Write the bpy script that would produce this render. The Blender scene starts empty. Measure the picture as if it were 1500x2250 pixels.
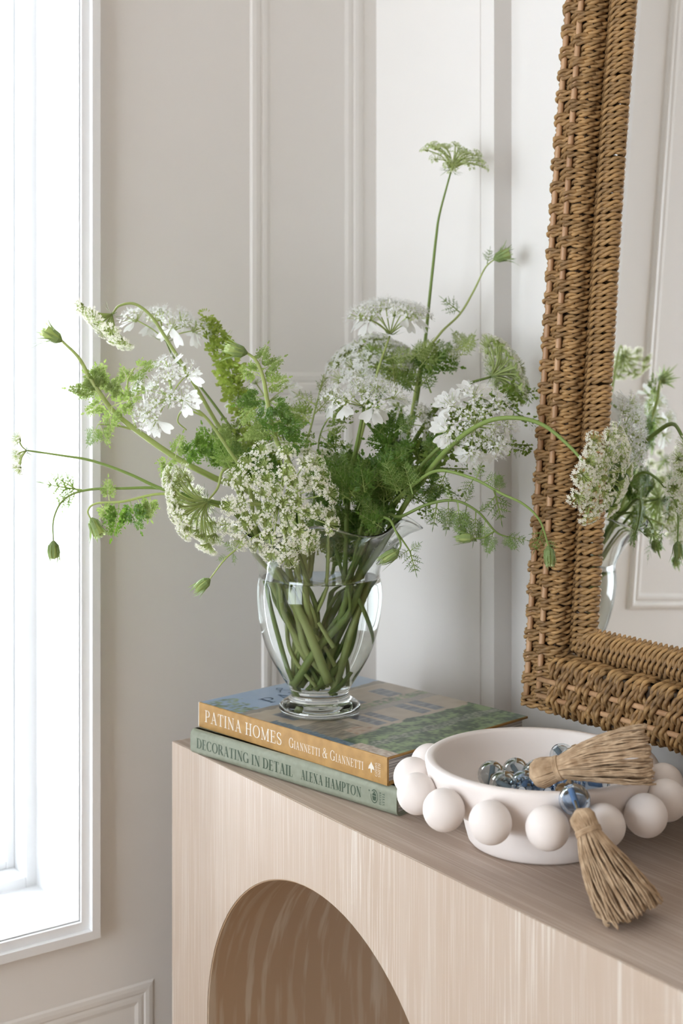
import bpy, bmesh, math, random
from mathutils import Vector, Matrix, noise
random.seed(7)
PI = math.pi
scene = bpy.context.scene
COL = scene.collection

# ------------------------------------------------------------------ camera, world, lights, exposure
FPX = 2920.0                                    # focal length in pixels of the 1500 x 2250 frame
ANG = math.radians(35.13)
CAM = Vector((1.426, -1.06, 1.225))
VIEW = Vector((-math.cos(ANG), math.sin(ANG), 0))
RGT = Vector((math.sin(ANG), math.cos(ANG), 0))
UP = Vector((0, 0, 1))
cam_data = bpy.data.cameras.new('camera')
cam = bpy.data.objects.new('camera', cam_data); COL.objects.link(cam)
cam.location = CAM
cam.rotation_euler = (PI / 2, 0, math.radians(90) - ANG)
cam_data.sensor_fit = 'VERTICAL'; cam_data.sensor_height = 36.0; cam_data.sensor_width = 24.0
cam_data.lens = FPX / 2250 * 36
cam_data.shift_y = -325 / 2250
cam_data.clip_start = 0.02
cam_data.dof.use_dof = True
cam_data.dof.focus_distance = 1.27
cam_data.dof.aperture_fstop = 6.3
scene.camera = cam

world = bpy.data.worlds.new('overcast_sky'); scene.world = world
world.use_nodes = True
bg = world.node_tree.nodes['Background']
bg.inputs[0].default_value = (0.86, 0.92, 1.0, 1); bg.inputs[1].default_value = 1.8

def area_light(name, loc, rot, sx, sy, power, color):
    l = bpy.data.lights.new(name, 'AREA'); l.shape = 'RECTANGLE'
    l.size = sx; l.size_y = sy; l.energy = power; l.color = color
    o = bpy.data.objects.new(name, l); COL.objects.link(o)
    o.location = loc; o.rotation_euler = rot
    return o
DAY = (0.84, 0.92, 1.0)
# daylight outside the narrow window; the wide and rear ones are unseen additions
area_light('daylight_narrow_window', (-0.30, -0.49, 1.45), (0, -PI / 2, 0), 1.9, 0.30, 84, DAY)
area_light('added_light_wide', (-0.24, -1.80, 1.40), (0, -PI / 2, 0), 1.9, 1.7, 132, DAY)  # added daylight for an unseen window, lights the objects from the left
area_light('added_light_rear', (0.85, -3.42, 1.40), (PI / 2, 0, 0), 1.6, 2.0, 86, DAY)  # added as the main light, through a window out of view

vs = scene.view_settings
vs.view_transform = 'Standard'; vs.look = 'None'; vs.gamma = 1.0; vs.use_curve_mapping = False
vs.exposure = 0.1
scene.cycles.max_bounces = 12; scene.cycles.transmission_bounces = 11; scene.cycles.glossy_bounces = 5
scene.cycles.use_adaptive_sampling = True; scene.cycles.adaptive_threshold = 0.1; scene.cycles.adaptive_min_samples = 16
scene.cycles.diffuse_bounces = 5; scene.cycles.transparent_max_bounces = 16
scene.cycles.use_denoising = True
scene.cycles.sample_clamp_indirect = 8.0

# ------------------------------------------------------------------ helpers
def at(px, py, d):
    """point of the room that sits d metres in front of the camera at a place read off the photograph"""
    return CAM + d * (VIEW + (px - 750) / FPX * RGT + (800 - py) / FPX * UP)

def img_dir(x, y, z=0.0):
    """direction: x right, y up, z towards the viewer"""
    return (x * RGT + y * UP - z * VIEW).normalized()

def rnd(a, b): return random.uniform(a, b)

def catmull(pts, n=6):
    P = [pts[0] * 2 - pts[1]] + list(pts) + [pts[-1] * 2 - pts[-2]]
    out = []
    for i in range(1, len(P) - 2):
        p0, p1, p2, p3 = P[i - 1], P[i], P[i + 1], P[i + 2]
        for k in range(n):
            t = k / n
            out.append(0.5 * ((2 * p1) + (p2 - p0) * t + (2 * p0 - 5 * p1 + 4 * p2 - p3) * t * t + (3 * p1 - p0 - 3 * p2 + p3) * t ** 3))
    out.append(P[-2].copy())
    return out

class MB:
    def __init__(self):
        self.v = []; self.f = []; self.m = []
    def add(self, verts, faces, mi=0):
        b = len(self.v)
        self.v.extend([Vector(p) for p in verts])
        for f in faces:
            self.f.append([b + i for i in f]); self.m.append(mi)
    def box(self, x0, x1, y0, y1, z0, z1, mi=0):
        v = [(x, y, z) for z in (z0, z1) for y in (y0, y1) for x in (x0, x1)]
        self.add(v, [(0, 2, 3, 1), (4, 5, 7, 6), (0, 1, 5, 4), (2, 6, 7, 3), (0, 4, 6, 2), (1, 3, 7, 5)], mi)
    def tube(self, pts, r, sides=6, mi=0, cap=True):
        n = len(pts)
        rr = r if isinstance(r, (list, tuple)) else [r] * n
        b = len(self.v)
        t0 = (pts[1] - pts[0]).normalized()
        nrm = t0.orthogonal().normalized()
        for i, p in enumerate(pts):
            t = (pts[min(i + 1, n - 1)] - pts[max(i - 1, 0)])
            if t.length < 1e-9: t = t0
            t = t.normalized()
            nrm = (nrm - t * nrm.dot(t))
            if nrm.length < 1e-6: nrm = t.orthogonal()
            nrm.normalize()
            bn = t.cross(nrm)
            for k in range(sides):
                a = 2 * PI * k / sides
                self.v.append(p + (nrm * math.cos(a) + bn * math.sin(a)) * rr[i])
        for i in range(n - 1):
            for k in range(sides):
                k2 = (k + 1) % sides
                self.f.append([b + i * sides + k, b + i * sides + k2, b + (i + 1) * sides + k2, b + (i + 1) * sides + k]); self.m.append(mi)
        if cap:
            self.f.append([b + k for k in reversed(range(sides))]); self.m.append(mi)
            self.f.append([b + (n - 1) * sides + k for k in range(sides)]); self.m.append(mi)
    def lathe(self, prof, seg=48, mi=0, fn=None):
        """prof: (r, z); fn(r, z, angle) -> (r, z)"""
        b = len(self.v)
        for (r, z) in prof:
            for k in range(seg):
                a = 2 * PI * k / seg
                r2, z2 = fn(r, z, a) if fn else (r, z)
                self.v.append(Vector((r2 * math.cos(a), r2 * math.sin(a), z2)))
        for i in range(len(prof) - 1):
            for k in range(seg):
                k2 = (k + 1) % seg
                self.f.append([b + i * seg + k, b + i * seg + k2, b + (i + 1) * seg + k2, b + (i + 1) * seg + k]); self.m.append(mi)
        return b
    def mesh(self, name, mats, smooth=True):
        me = bpy.data.meshes.new(name)
        me.from_pydata([tuple(p) for p in self.v], [], self.f)
        for m in (mats if isinstance(mats, (list, tuple)) else [mats]): me.materials.append(m)
        if any(self.m): me.polygons.foreach_set('material_index', self.m)
        if smooth: me.polygons.foreach_set('use_smooth', [True] * len(me.polygons))
        me.update()
        return me

WORLD = {}
def link(name, data, parent=None, world_m=None):
    o = bpy.data.objects.new(name, data); COL.objects.link(o)
    M = world_m if world_m is not None else (WORLD[parent] if parent is not None else Matrix.Identity(4))
    WORLD[o] = M.copy()
    if parent is not None:
        o.parent = parent
        o.matrix_basis = WORLD[parent].inverted() @ M
    else:
        o.matrix_basis = M
    return o

def thing(name, label, cat, loc, group=None, M=None):
    o = link(name, None, None, M if M is not None else Matrix.Translation(Vector(loc)))
    o.empty_display_size = 0.02
    o['label'] = label; o['category'] = cat
    if group: o['group'] = group
    return o

def tag(o, label=None, cat=None, group=None, kind=None):
    if label: o['label'] = label
    if cat: o['category'] = cat
    if group: o['group'] = group
    if kind: o['kind'] = kind
    return o

def part(name, mb, mats, parent, smooth=True, label=None, bevel=None, kind=None, angle=None):
    """mesh given in world coordinates, made a child of parent"""
    inv = WORLD[parent].inverted()
    mb.v = [inv @ p for p in mb.v]
    o = link(name, mb.mesh(name, mats, smooth), parent)
    finish(o, bevel, angle)
    if label: o['label'] = label
    if kind: o['kind'] = kind
    return o

def finish(o, bevel=None, angle=None):
    if bevel:
        md = o.modifiers.new('bevel', 'BEVEL'); md.width = bevel; md.segments = 3; md.limit_method = 'ANGLE'; md.angle_limit = math.radians(40)
        md.harden_normals = False
    if angle is not None:
        me = o.data
        me.polygons.foreach_set('use_smooth', [True] * len(me.polygons))
        me.set_sharp_from_angle(angle=math.radians(angle))

def struct(name, mb, mats, smooth=False, bevel=None):
    o = link(name, mb.mesh(name, mats, smooth))
    o['kind'] = 'structure'
    finish(o, bevel)
    return o

# ------------------------------------------------------------------ materials
def mat(name, color=(0.8, 0.8, 0.8), rough=0.5, **kw):
    m = bpy.data.materials.new(name); m.use_nodes = True
    b = m.node_tree.nodes['Principled BSDF']
    b.inputs['Base Color'].default_value = (*color, 1)
    b.inputs['Roughness'].default_value = rough
    for k, val in kw.items():
        b.inputs[k.replace('_', ' ')].default_value = val
    return m
def nodes(m): return m.node_tree.nodes, m.node_tree.links, m.node_tree.nodes['Principled BSDF']

def add_bump(m, scale, strength, dist=0.002, detail=4, coord='Object', stretch=(1, 1, 1)):
    N, L, b = nodes(m)
    tc = N.new('ShaderNodeTexCoord'); mp = N.new('ShaderNodeMapping'); mp.inputs['Scale'].default_value = stretch
    nz = N.new('ShaderNodeTexNoise'); nz.inputs['Scale'].default_value = scale; nz.inputs['Detail'].default_value = detail
    bp = N.new('ShaderNodeBump'); bp.inputs['Strength'].default_value = strength; bp.inputs['Distance'].default_value = dist
    L.new(tc.outputs[coord], mp.inputs[0]); L.new(mp.outputs[0], nz.inputs['Vector'])
    L.new(nz.outputs['Fac'], bp.inputs['Height']); L.new(bp.outputs[0], b.inputs['Normal'])
    return nz

def color_noise(m, c1, c2, scale, detail=4, lo=0.35, hi=0.65, coord='Object', stretch=(1, 1, 1), rand=0.0):
    N, L, b = nodes(m)
    tc = N.new('ShaderNodeTexCoord'); mp = N.new('ShaderNodeMapping'); mp.inputs['Scale'].default_value = stretch
    nz = N.new('ShaderNodeTexNoise'); nz.inputs['Scale'].default_value = scale; nz.inputs['Detail'].default_value = detail
    cr = N.new('ShaderNodeValToRGB')
    cr.color_ramp.elements[0].position = lo; cr.color_ramp.elements[0].color = (*c1, 1)
    cr.color_ramp.elements[1].position = hi; cr.color_ramp.elements[1].color = (*c2, 1)
    L.new(tc.outputs[coord], mp.inputs[0]); L.new(mp.outputs[0], nz.inputs['Vector']); L.new(nz.outputs['Fac'], cr.inputs[0])
    out = cr.outputs[0]
    if rand:
        oi = N.new('ShaderNodeObjectInfo'); hs = N.new('ShaderNodeHueSaturation'); ml = N.new('ShaderNodeMapRange')
        ml.inputs['To Min'].default_value = 1 - rand; ml.inputs['To Max'].default_value = 1 + rand
        L.new(oi.outputs['Random'], ml.inputs['Value']); L.new(ml.outputs[0], hs.inputs['Value']); L.new(out, hs.inputs['Color'])
        out = hs.outputs[0]
    L.new(out, b.inputs['Base Color'])
    return out

def leafy(name, color, trans, rough=0.5, fac=0.4, rand=0.15):
    m = bpy.data.materials.new(name); m.use_nodes = True
    N, L, b = nodes(m)
    b.inputs['Roughness'].default_value = rough
    b.inputs['Specular IOR Level'].default_value = 0.3
    tr = N.new('ShaderNodeBsdfTranslucent'); mx = N.new('ShaderNodeMixShader'); mx.inputs[0].default_value = fac
    oi = N.new('ShaderNodeObjectInfo'); mr = N.new('ShaderNodeMapRange')
    mr.inputs['To Min'].default_value = 1 - rand; mr.inputs['To Max'].default_value = 1 + rand
    L.new(oi.outputs['Random'], mr.inputs['Value'])
    for col, sock in ((color, b.inputs['Base Color']), (trans, tr.inputs['Color'])):
        hs = N.new('ShaderNodeHueSaturation'); hs.inputs['Color'].default_value = (*col, 1)
        L.new(mr.outputs[0], hs.inputs['Value']); L.new(hs.outputs[0], sock)
    out = N['Material Output']
    L.new(b.outputs[0], mx.inputs[1]); L.new(tr.outputs[0], mx.inputs[2]); L.new(mx.outputs[0], out.inputs['Surface'])
    return m

M_wall = mat('painted_plaster', (0.80, 0.775, 0.745), 0.55); add_bump(M_wall, 30, 0.06, 0.002)
M_trim = mat('painted_trim', (0.80, 0.775, 0.745), 0.42)
M_sash = mat('white_window_paint', (0.84, 0.84, 0.84), 0.35)
M_ceil = mat('ceiling_paint', (0.66, 0.60, 0.53), 0.8)
M_warm = mat('tan_wall_paint', (0.50, 0.41, 0.33), 0.7)
M_floor = mat('oak_floor', (0.42, 0.28, 0.16), 0.45); color_noise(M_floor, (0.36, 0.25, 0.15), (0.50, 0.37, 0.25), 3, stretch=(12, 1, 1))

def window_glass():
    m = bpy.data.materials.new('window_glass'); m.use_nodes = True
    N, L, b = nodes(m); N.remove(b)
    t = N.new('ShaderNodeBsdfTransparent'); g = N.new('ShaderNodeBsdfGlossy'); g.inputs['Roughness'].default_value = 0.02
    fr = N.new('ShaderNodeFresnel'); fr.inputs[0].default_value = 1.45; mx = N.new('ShaderNodeMixShader')
    L.new(fr.outputs[0], mx.inputs[0]); L.new(t.outputs[0], mx.inputs[1]); L.new(g.outputs[0], mx.inputs[2])
    L.new(mx.outputs[0], N['Material Output'].inputs['Surface'])
    return m
M_winglass = window_glass()

def glass(name, ior, color=(1, 1, 1), rough=0.0):
    m = bpy.data.materials.new(name); m.use_nodes = True
    N, L, b = nodes(m); N.remove(b)
    g = N.new('ShaderNodeBsdfGlass'); g.inputs['IOR'].default_value = ior; g.inputs['Color'].default_value = (*color, 1)
    g.inputs['Roughness'].default_value = rough
    L.new(g.outputs[0], N['Material Output'].inputs['Surface'])
    return m
M_glass = glass('vase_glass', 1.5, (0.985, 0.995, 0.99))
M_water_side = glass('water_against_glass', 1.33 / 1.5, (0.99, 1.0, 0.995))
M_water_top = glass('water_surface', 1.33)

def wood(name, tan, pale, coord, grain_axis, dens=1.0):
    """cerused oak: fine pale pores along the grain over a tan ground, with cathedral figure"""
    m = bpy.data.materials.new(name); m.use_nodes = True
    N, L, b = nodes(m)
    b.inputs['Roughness'].default_value = 0.5; b.inputs['Specular IOR Level'].default_value = 0.35
    tc = N.new('ShaderNodeTexCoord')
    def stretched(sx, sy, sz, detail, dist=0.0, rough=0.55):
        mp = N.new('ShaderNodeMapping'); mp.inputs['Scale'].default_value = (sx, sy, sz)
        nz = N.new('ShaderNodeTexNoise'); nz.inputs['Scale'].default_value = 1.0; nz.inputs['Detail'].default_value = detail
        nz.inputs['Roughness'].default_value = rough; nz.inputs['Distortion'].default_value = dist
        L.new(tc.outputs[coord], mp.inputs[0]); L.new(mp.outputs[0], nz.inputs['Vector'])
        return nz.outputs['Fac']
    A = {'z': lambda a, g: (a, a, g), 'x': lambda a, g: (g, a, a), 'v': lambda a, g: (a, g, a)}[grain_axis]
    fine = stretched(*A(420 * dens, 7), 3)
    broad = stretched(*A(38 * dens, 1.6), 2, 0.3)
    # cathedral figure: rings of a low-frequency field
    field = stretched(*A(5.0, 1.05), 1, 0.0)
    mu = N.new('ShaderNodeMath'); mu.operation = 'MULTIPLY'; mu.inputs[1].default_value = 34
    sn = N.new('ShaderNodeMath'); sn.operation = 'SINE'
    L.new(field, mu.inputs[0]); L.new(mu.outputs[0], sn.inputs[0])
    r1 = N.new('ShaderNodeMapRange'); r1.inputs['From Min'].default_value = 0.51; r1.inputs['From Max'].default_value = 0.62
    L.new(fine, r1.inputs['Value'])
    r2 = N.new('ShaderNodeMapRange'); r2.inputs['From Min'].default_value = 0.25; r2.inputs['From Max'].default_value = 1.0
    L.new(sn.outputs[0], r2.inputs['Value'])
    r3 = N.new('ShaderNodeMapRange'); r3.inputs['From Min'].default_value = 0.38; r3.inputs['From Max'].default_value = 0.68
    L.new(broad, r3.inputs['Value'])
    s1 = N.new('ShaderNodeMath'); s1.operation = 'MULTIPLY_ADD'; L.new(r2.outputs[0], s1.inputs[0]); s1.inputs[1].default_value = 0.45; s1.inputs[2].default_value = 0.40
    s2 = N.new('ShaderNodeMath'); s2.operation = 'MULTIPLY'; L.new(r1.outputs[0], s2.inputs[0]); L.new(s1.outputs[0], s2.inputs[1])
    s3 = N.new('ShaderNodeMath'); s3.operation = 'MULTIPLY_ADD'; L.new(r3.outputs[0], s3.inputs[0]); s3.inputs[1].default_value = 0.16; L.new(s2.outputs[0], s3.inputs[2])
    s3.use_clamp = True
    mx = N.new('ShaderNodeMix'); mx.data_type = 'RGBA'
    mx.inputs[6].default_value = (*tan, 1); mx.inputs[7].default_value = (*pale, 1)
    L.new(s3.outputs[0], mx.inputs[0]); L.new(mx.outputs[2], b.inputs['Base Color'])
    bp = N.new('ShaderNodeBump'); bp.inputs['Strength'].default_value = 0.25; bp.inputs['Distance'].default_value = 0.0006
    L.new(fine, bp.inputs['Height']); L.new(bp.outputs[0], b.inputs['Normal'])
    return m
M_oak_front = wood('cerused_oak_upright', (0.46, 0.36, 0.28), (0.615, 0.55, 0.48), 'Object', 'z', 1.25)
M_oak_top = wood('cerused_oak_top', (0.39, 0.30, 0.235), (0.60, 0.52, 0.45), 'Object', 'x', 1.2)
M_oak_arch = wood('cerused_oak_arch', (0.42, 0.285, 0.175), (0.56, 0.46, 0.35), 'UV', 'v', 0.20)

M_rope = mat('seagrass_rope', (0.36, 0.20, 0.08), 0.6)
color_noise(M_rope, (0.155, 0.082, 0.030), (0.43, 0.255, 0.100), 95, 3, 0.3, 0.7, rand=0.2); 
M_rod = mat('rattan_rod', (0.42, 0.24, 0.12), 0.45); color_noise(M_rod, (0.36, 0.20, 0.10), (0.50, 0.30, 0.16), 60, stretch=(1, 1, 0.2))
M_core = mat('dark_frame_core', (0.045, 0.027, 0.014), 0.8)  # colour kept near black so gaps between the rope wraps look shaded
M_mirror = mat('silvered_mirror', (0.86, 0.86, 0.85), 0.0, Metallic=1.0)

M_bowl = mat('matte_ceramic', (0.80, 0.735, 0.695), 0.62); add_bump(M_bowl, 260, 0.10, 0.0005)
M_jute = mat('jute_twine', (0.42, 0.29, 0.17), 0.85); color_noise(M_jute, (0.29, 0.185, 0.10), (0.56, 0.405, 0.26), 120, 3, 0.3, 0.72)
M_knot = mat('jute_knot', (0.33, 0.215, 0.11), 0.85); color_noise(M_knot, (0.25, 0.155, 0.07), (0.44, 0.30, 0.165), 300, 3)
M_bead_blue = glass('blue_glass', 1.30, (0.66, 0.75, 0.86), 0.10)
M_bead_grey = glass('grey_glass', 1.30, (0.72, 0.76, 0.78), 0.08)
M_bead_core = mat('bead_bore', (0.72, 0.77, 0.82), 0.4)

M_stem = leafy('stem_green', (0.225, 0.31, 0.085), (0.29, 0.40, 0.09), 0.45, 0.22, 0.12)
M_stem_l = leafy('stem_lime', (0.41, 0.48, 0.17), (0.48, 0.57, 0.18), 0.45, 0.25, 0.12)
M_leaf_d = leafy('leaf_deep_green', (0.088, 0.175, 0.030), (0.19, 0.33, 0.038), 0.38, 0.40)
M_leaf_l = leafy('leaf_lime_green', (0.225, 0.31, 0.080), (0.32, 0.42, 0.105), 0.5, 0.42)
M_amar = leafy('tassel_flower_lime', (0.42, 0.52, 0.12), (0.52, 0.64, 0.14), 0.6, 0.42)
M_amar_d = leafy('tassel_flower_green', (0.18, 0.26, 0.05), (0.29, 0.40, 0.06), 0.6, 0.35)
M_white = leafy('white_petal', (0.90, 0.90, 0.88), (0.90, 0.90, 0.88), 0.55, 0.42, 0.03)
M_cream = leafy('cream_floret', (0.90, 0.88, 0.79), (0.90, 0.88, 0.76), 0.6, 0.42, 0.05)
M_green_w = leafy('greenish_floret', (0.56, 0.64, 0.34), (0.60, 0.68, 0.36), 0.6, 0.40, 0.08)
M_ray = leafy('pale_green_ray', (0.52, 0.60, 0.24), (0.60, 0.68, 0.30), 0.5, 0.35, 0.08)
M_bract = leafy('bract_green', (0.27, 0.36, 0.14), (0.36, 0.47, 0.17), 0.5, 0.3)

# ------------------------------------------------------------------ the room
RX, RY, RZ = 4.4, -3.2, 2.7        # far side, rear side, ceiling height
STEP = 0.029                       # the wall behind the mirror lies this far behind the corner board
def wall_with_holes(mb, axis, const, thick, lo, hi, z1, holes):
    """a wall slab; holes: (a0, a1, z0, z1) along the wall's own axis"""
    xs = sorted({lo, hi, *[h[0] for h in holes], *[h[1] for h in holes]})
    for a0, a1 in zip(xs, xs[1:]):
        cuts = [(h[2], h[3]) for h in holes if h[0] <= a0 and h[1] >= a1]
        z = 0.0
        for c0, c1 in sorted(cuts) + [(z1, z1)]:
            if c0 > z:
                if axis == 'x': mb.box(min(const, const + thick), max(const, const + thick), a0, a1, z, c0)
                else: mb.box(a0, a1, min(const, const + thick), max(const, const + thick), z, c0)
            z = c1
mb = MB(); mb.box(-0.4, RX + 0.2, RY - 0.4, 0.3, -0.1, 0); struct('floor', mb, M_floor)
mb = MB(); mb.box(-0.4, RX + 0.2, RY - 0.4, 0.3, RZ, RZ + 0.1); struct('ceiling', mb, M_ceil)
S0, S1, WZ0, WZ1 = 0.425, 0.555, 0.583, 2.36           # the narrow window, measured from the corner
mb = MB(); wall_with_holes(mb, 'x', 0.0, -0.185, RY, 0.10, RZ, [(-S1, -S0, WZ0, WZ1), (-2.55, -1.05, 0.45, 2.30)])
struct('wall_left', mb, M_wall)
mb = MB(); mb.box(0, RX, STEP, STEP + 0.15, 0, RZ); struct('wall_right', mb, M_wall)
mb = MB(); wall_with_holes(mb, 'y', RY, -0.15, 0, RX, RZ, [(0.05, 1.65, 0.40, 2.40)]); struct('wall_rear', mb, M_warm)
mb = MB(); mb.box(RX, RX + 0.15, RY, STEP + 0.15, 0, RZ); struct('wall_far', mb, M_warm)
# corner board of the right wall: flat field, then a slightly lower margin, then the deep return
mb = MB(); mb.box(0.0, 0.210, 0.0, STEP, 0, RZ); mb.box(0.210, 0.234, 0.0012, STEP, 0, RZ)
struct('trim_1', mb, M_trim)
mb = MB(); mb.box(0.75, RX, 0.012, STEP, 0, 0.14); mb.box(0.234, 0.75, 0.012, STEP, 0, 0.14); struct('baseboard_right', mb, M_trim)
mb = MB(); mb.box(0, 0.014, RY, 0.0, 0, 0.16); struct('baseboard_left', mb, M_trim)

def frame_mould(mb, s0, s1, z0, z1, w=0.028, h=0.010, mi=0):
    """picture-frame moulding on the left wall with a double bead, mitred corners"""
    prof = [(0, 0), (0.10, 0.75), (0.28, 1.0), (0.46, 0.80), (0.54, 0.35), (0.66, 0.62), (0.82, 0.62), (1, 0)]
    rect = lambda q: [(-(s0 + q), z0 + q), (-(s1 - q), z0 + q), (-(s1 - q), z1 - q), (-(s0 + q), z1 - q)]
    b = len(mb.v)
    for t, k in prof:
        for (y, z) in rect(t * w): mb.v.append(Vector((k * h, y, z)))
    for i in range(len(prof) - 1):
        for c in range(4):
            c2 = (c + 1) % 4
            mb.f.append([b + i * 4 + c, b + i * 4 + c2, b + (i + 1) * 4 + c2, b + (i + 1) * 4 + c]); mb.m.append(mi)
mb = MB(); frame_mould(mb, 0.022, 0.197, 1.185, 2.55, 0.030, 0.0026); struct('trim_2', mb, M_trim)     # upper panel beside the corner
mb = MB(); frame_mould(mb, 0.040, 0.180, 0.25, 1.16, 0.026, 0.003); struct('trim_3', mb, M_trim)    # lower panel beside the corner
mb = MB(); frame_mould(mb, 0.330, 1.0, 0.20, 0.492, 0.026, 0.0018); struct('trim_4', mb, M_trim)   # panel under the window
mb = MB(); frame_mould(mb, 0.655, 1.0, 0.905, 2.55, 0.026, 0.005); struct('trim_5', mb, M_trim)
# casing bead round the narrow window
def window_frame(name, s0, s1, z0, z1, jamb, steps, sill_extra=0.0):
    """reveal, stepped frame and glass in a hole of the left wall"""
    w = link(name, None); w['kind'] = 'structure'
    mb = MB()
    for q0, q1, h in ((-0.020, -0.010, 0.012), (-0.010, 0.0, 0.004)):
        ys = [-(s0 + q0), -(s1 - q0)]; yi = [-(s0 + q1), -(s1 - q1)]
        mb.box(-0.001, h, yi[0], ys[0], z0 + q0, z1 - q0); mb.box(-0.001, h, ys[1], yi[1], z0 + q0, z1 - q0)
        mb.box(-0.001, h, yi[1], yi[0], z0 + q0, z0 + q1); mb.box(-0.001, h, yi[1], yi[0], z1 - q1, z1 - q0)
    part('casing', mb, M_sash, w, smooth=False)
    x = -jamb; q = 0.0
    for i, (dq, dx) in enumerate(steps):
        mb = MB()
        y0, y1 = -(s0 + q), -(s1 - q); a, b2 = -(s0 + q + dq), -(s1 - q - dq)
        mb.box(x - dx, x, a, y0, z0 + q, z1 - q); mb.box(x - dx, x, y1, b2, z0 + q, z1 - q)
        mb.box(x - dx, x, b2, a, z0 + q, z0 + q + dq); mb.box(x - dx, x, b2, a, z1 - q - dq, z1 - q)
        part(('window_frame', 'stop', 'sash')[min(i, 2)], mb, M_sash, w, smooth=False, bevel=0.0015)
        q += dq; x -= dx * (0.82 if i < len(steps) - 1 else 0.5)
    mb = MB(); mb.box(x - 0.004, x, -(s1 - q), -(s0 + q), z0 + q, z1 - q)
    part('pane', mb, M_winglass, w, smooth=False)
    mb = MB(); t = 0.0015                                     # painted lining of the reveal
    mb.box(-jamb, -0.001, -(s0 + t), -s0, z0, z1); mb.box(-jamb, -0.001, -s1, -(s1 - t), z0, z1)
    mb.box(-jamb, -0.001, -s1 + t, -s0 - t, z0, z0 + t); mb.box(-jamb, -0.001, -s1 + t, -s0 - t, z1 - t, z1)
    part('reveal_lining', mb, M_sash, w, smooth=False)
    return w
window_frame('window_1', S0, S1, WZ0, WZ1, 0.126, [(0.0148, 0.045), (0.0106, 0.03), (0.008, 0.03)])
window_frame('unseen_window_wide', 1.05, 2.55, 0.45, 2.30, 0.10, [(0.03, 0.045), (0.02, 0.03), (0.02, 0.03)])  # out-of-view window, added to let in more light from the left
w3 = link('unseen_window_rear', None); w3['kind'] = 'structure'  # invented window behind the camera, opening for the added main light
mb = MB()
for x0, x1, z0, z1 in ((0.05, 0.11, 0.40, 2.4), (1.59, 1.65, 0.40, 2.4), (0.11, 1.59, 0.40, 0.46), (0.11, 1.59, 2.34, 2.4), (0.83, 0.87, 0.46, 2.34)):
    mb.box(x0, x1, RY - 0.10, RY - 0.05, z0, z1)
part('window_frame', mb, M_sash, w3, smooth=False)
for x0, x1 in ((0.11, 0.83), (0.87, 1.59)):
    mb = MB(); mb.box(x0, x1, RY - 0.08, RY - 0.076, 0.46, 2.34); part('pane', mb, M_winglass, w3, smooth=False)
# ground outside
mb = MB(); mb.box(-30, -0.6, -30, 30, -0.35, -0.3)
struct('ground', mb, mat('pale_paving', (0.55, 0.54, 0.52), 0.9))

# ------------------------------------------------------------------ console table
CT = 0.80                                       # height of the console top
F0 = at(378, 1628, 0.425 * FPX / 828)           # its front left corner
CX0, CYF = F0.x, F0.y
CYB = -0.003
CW = 0.08 * 4 + 0.406 * 3
CX1 = CX0 + CW
con = thing('console_table', 'limed oak console table with arched openings and a thick flat top', 'console table', (CX0 + CW / 2, (CYF + CYB) / 2, 0))
TH = 0.0                                       # front runs up to the top edge
mb = MB(); mb.box(CX0 + 0.0012, CX1 - 0.0012, CYF + 0.0016, CYB, CT - 0.02, CT)
part('top', mb, M_oak_top, con, smooth=False)
ARC = [(CX0 + 0.283 + i * 0.486, 0.203) for i in range(3)]
AZ = 1.225 - 0.704                             # springing height of the arches
def arch_panel(y0, y1, CT):
    mb = MB()
    edges = [CX0] ; segs = []
    x = CX0
    for cx, r in ARC:
        segs.append(('solid', x, cx - r)); segs.append(('arch', cx, r)); x = cx + r
    segs.append(('solid', x, CX1))
    for s in segs:
        if s[0] == 'solid':
            mb.box(s[1], s[2], y0, y1, 0, CT)
        else:
            cx, r = s[1:]; n = 48
            P = [(cx - r * math.cos(PI * i / n), AZ + r * math.sin(PI * i / n)) for i in range(n + 1)]
            for (xa, za), (xb, zb) in zip(P, P[1:]):
                v = [(xa, y0, za), (xb, y0, zb), (xb, y0, CT), (xa, y0, CT), (xa, y1, za), (xb, y1, zb), (xb, y1, CT), (xa, y1, CT)]
                mb.add(v, [(0, 1, 2, 3), (5, 4, 7, 6), (3, 2, 6, 7), (1, 0, 4, 5)])
    return mb
def weld(o, bevel=None):
    bm = bmesh.new(); bm.from_mesh(o.data)
    bmesh.ops.remove_doubles(bm, verts=bm.verts, dist=1e-5)
    # drop the inner faces where two pieces of the panel meet
    seen = {}
    for f in bm.faces:
        seen.setdefault(tuple(sorted(v.index for v in f.verts)), []).append(f)
    dup = [f for fs in seen.values() if len(fs) > 1 for f in fs]
    if dup: bmesh.ops.delete(bm, geom=dup, context='FACES')
    bmesh.ops.recalc_face_normals(bm, faces=bm.faces)
    bm.to_mesh(o.data); bm.free()
o = part('front_panel', arch_panel(CYF, CYF + 0.022, CT - 0.0004), M_oak_front, con, smooth=False); weld(o)
md = o.modifiers.new('bevel', 'BEVEL'); md.width = 0.0016; md.segments = 2; md.limit_method = 'ANGLE'; md.angle_limit = math.radians(60)
o = part('back_panel', arch_panel(CYB - 0.022, CYB - 0.0003, CT - 0.001), M_oak_front, con, smooth=False); weld(o)
for x0 in (CX0, CX1 - 0.022):
    mb = MB(); mb.box(x0, x0 + 0.022, CYF + 0.022, CYB - 0.022, 0, CT - 0.001); part('end_panel', mb, M_oak_front, con, smooth=False)
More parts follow.
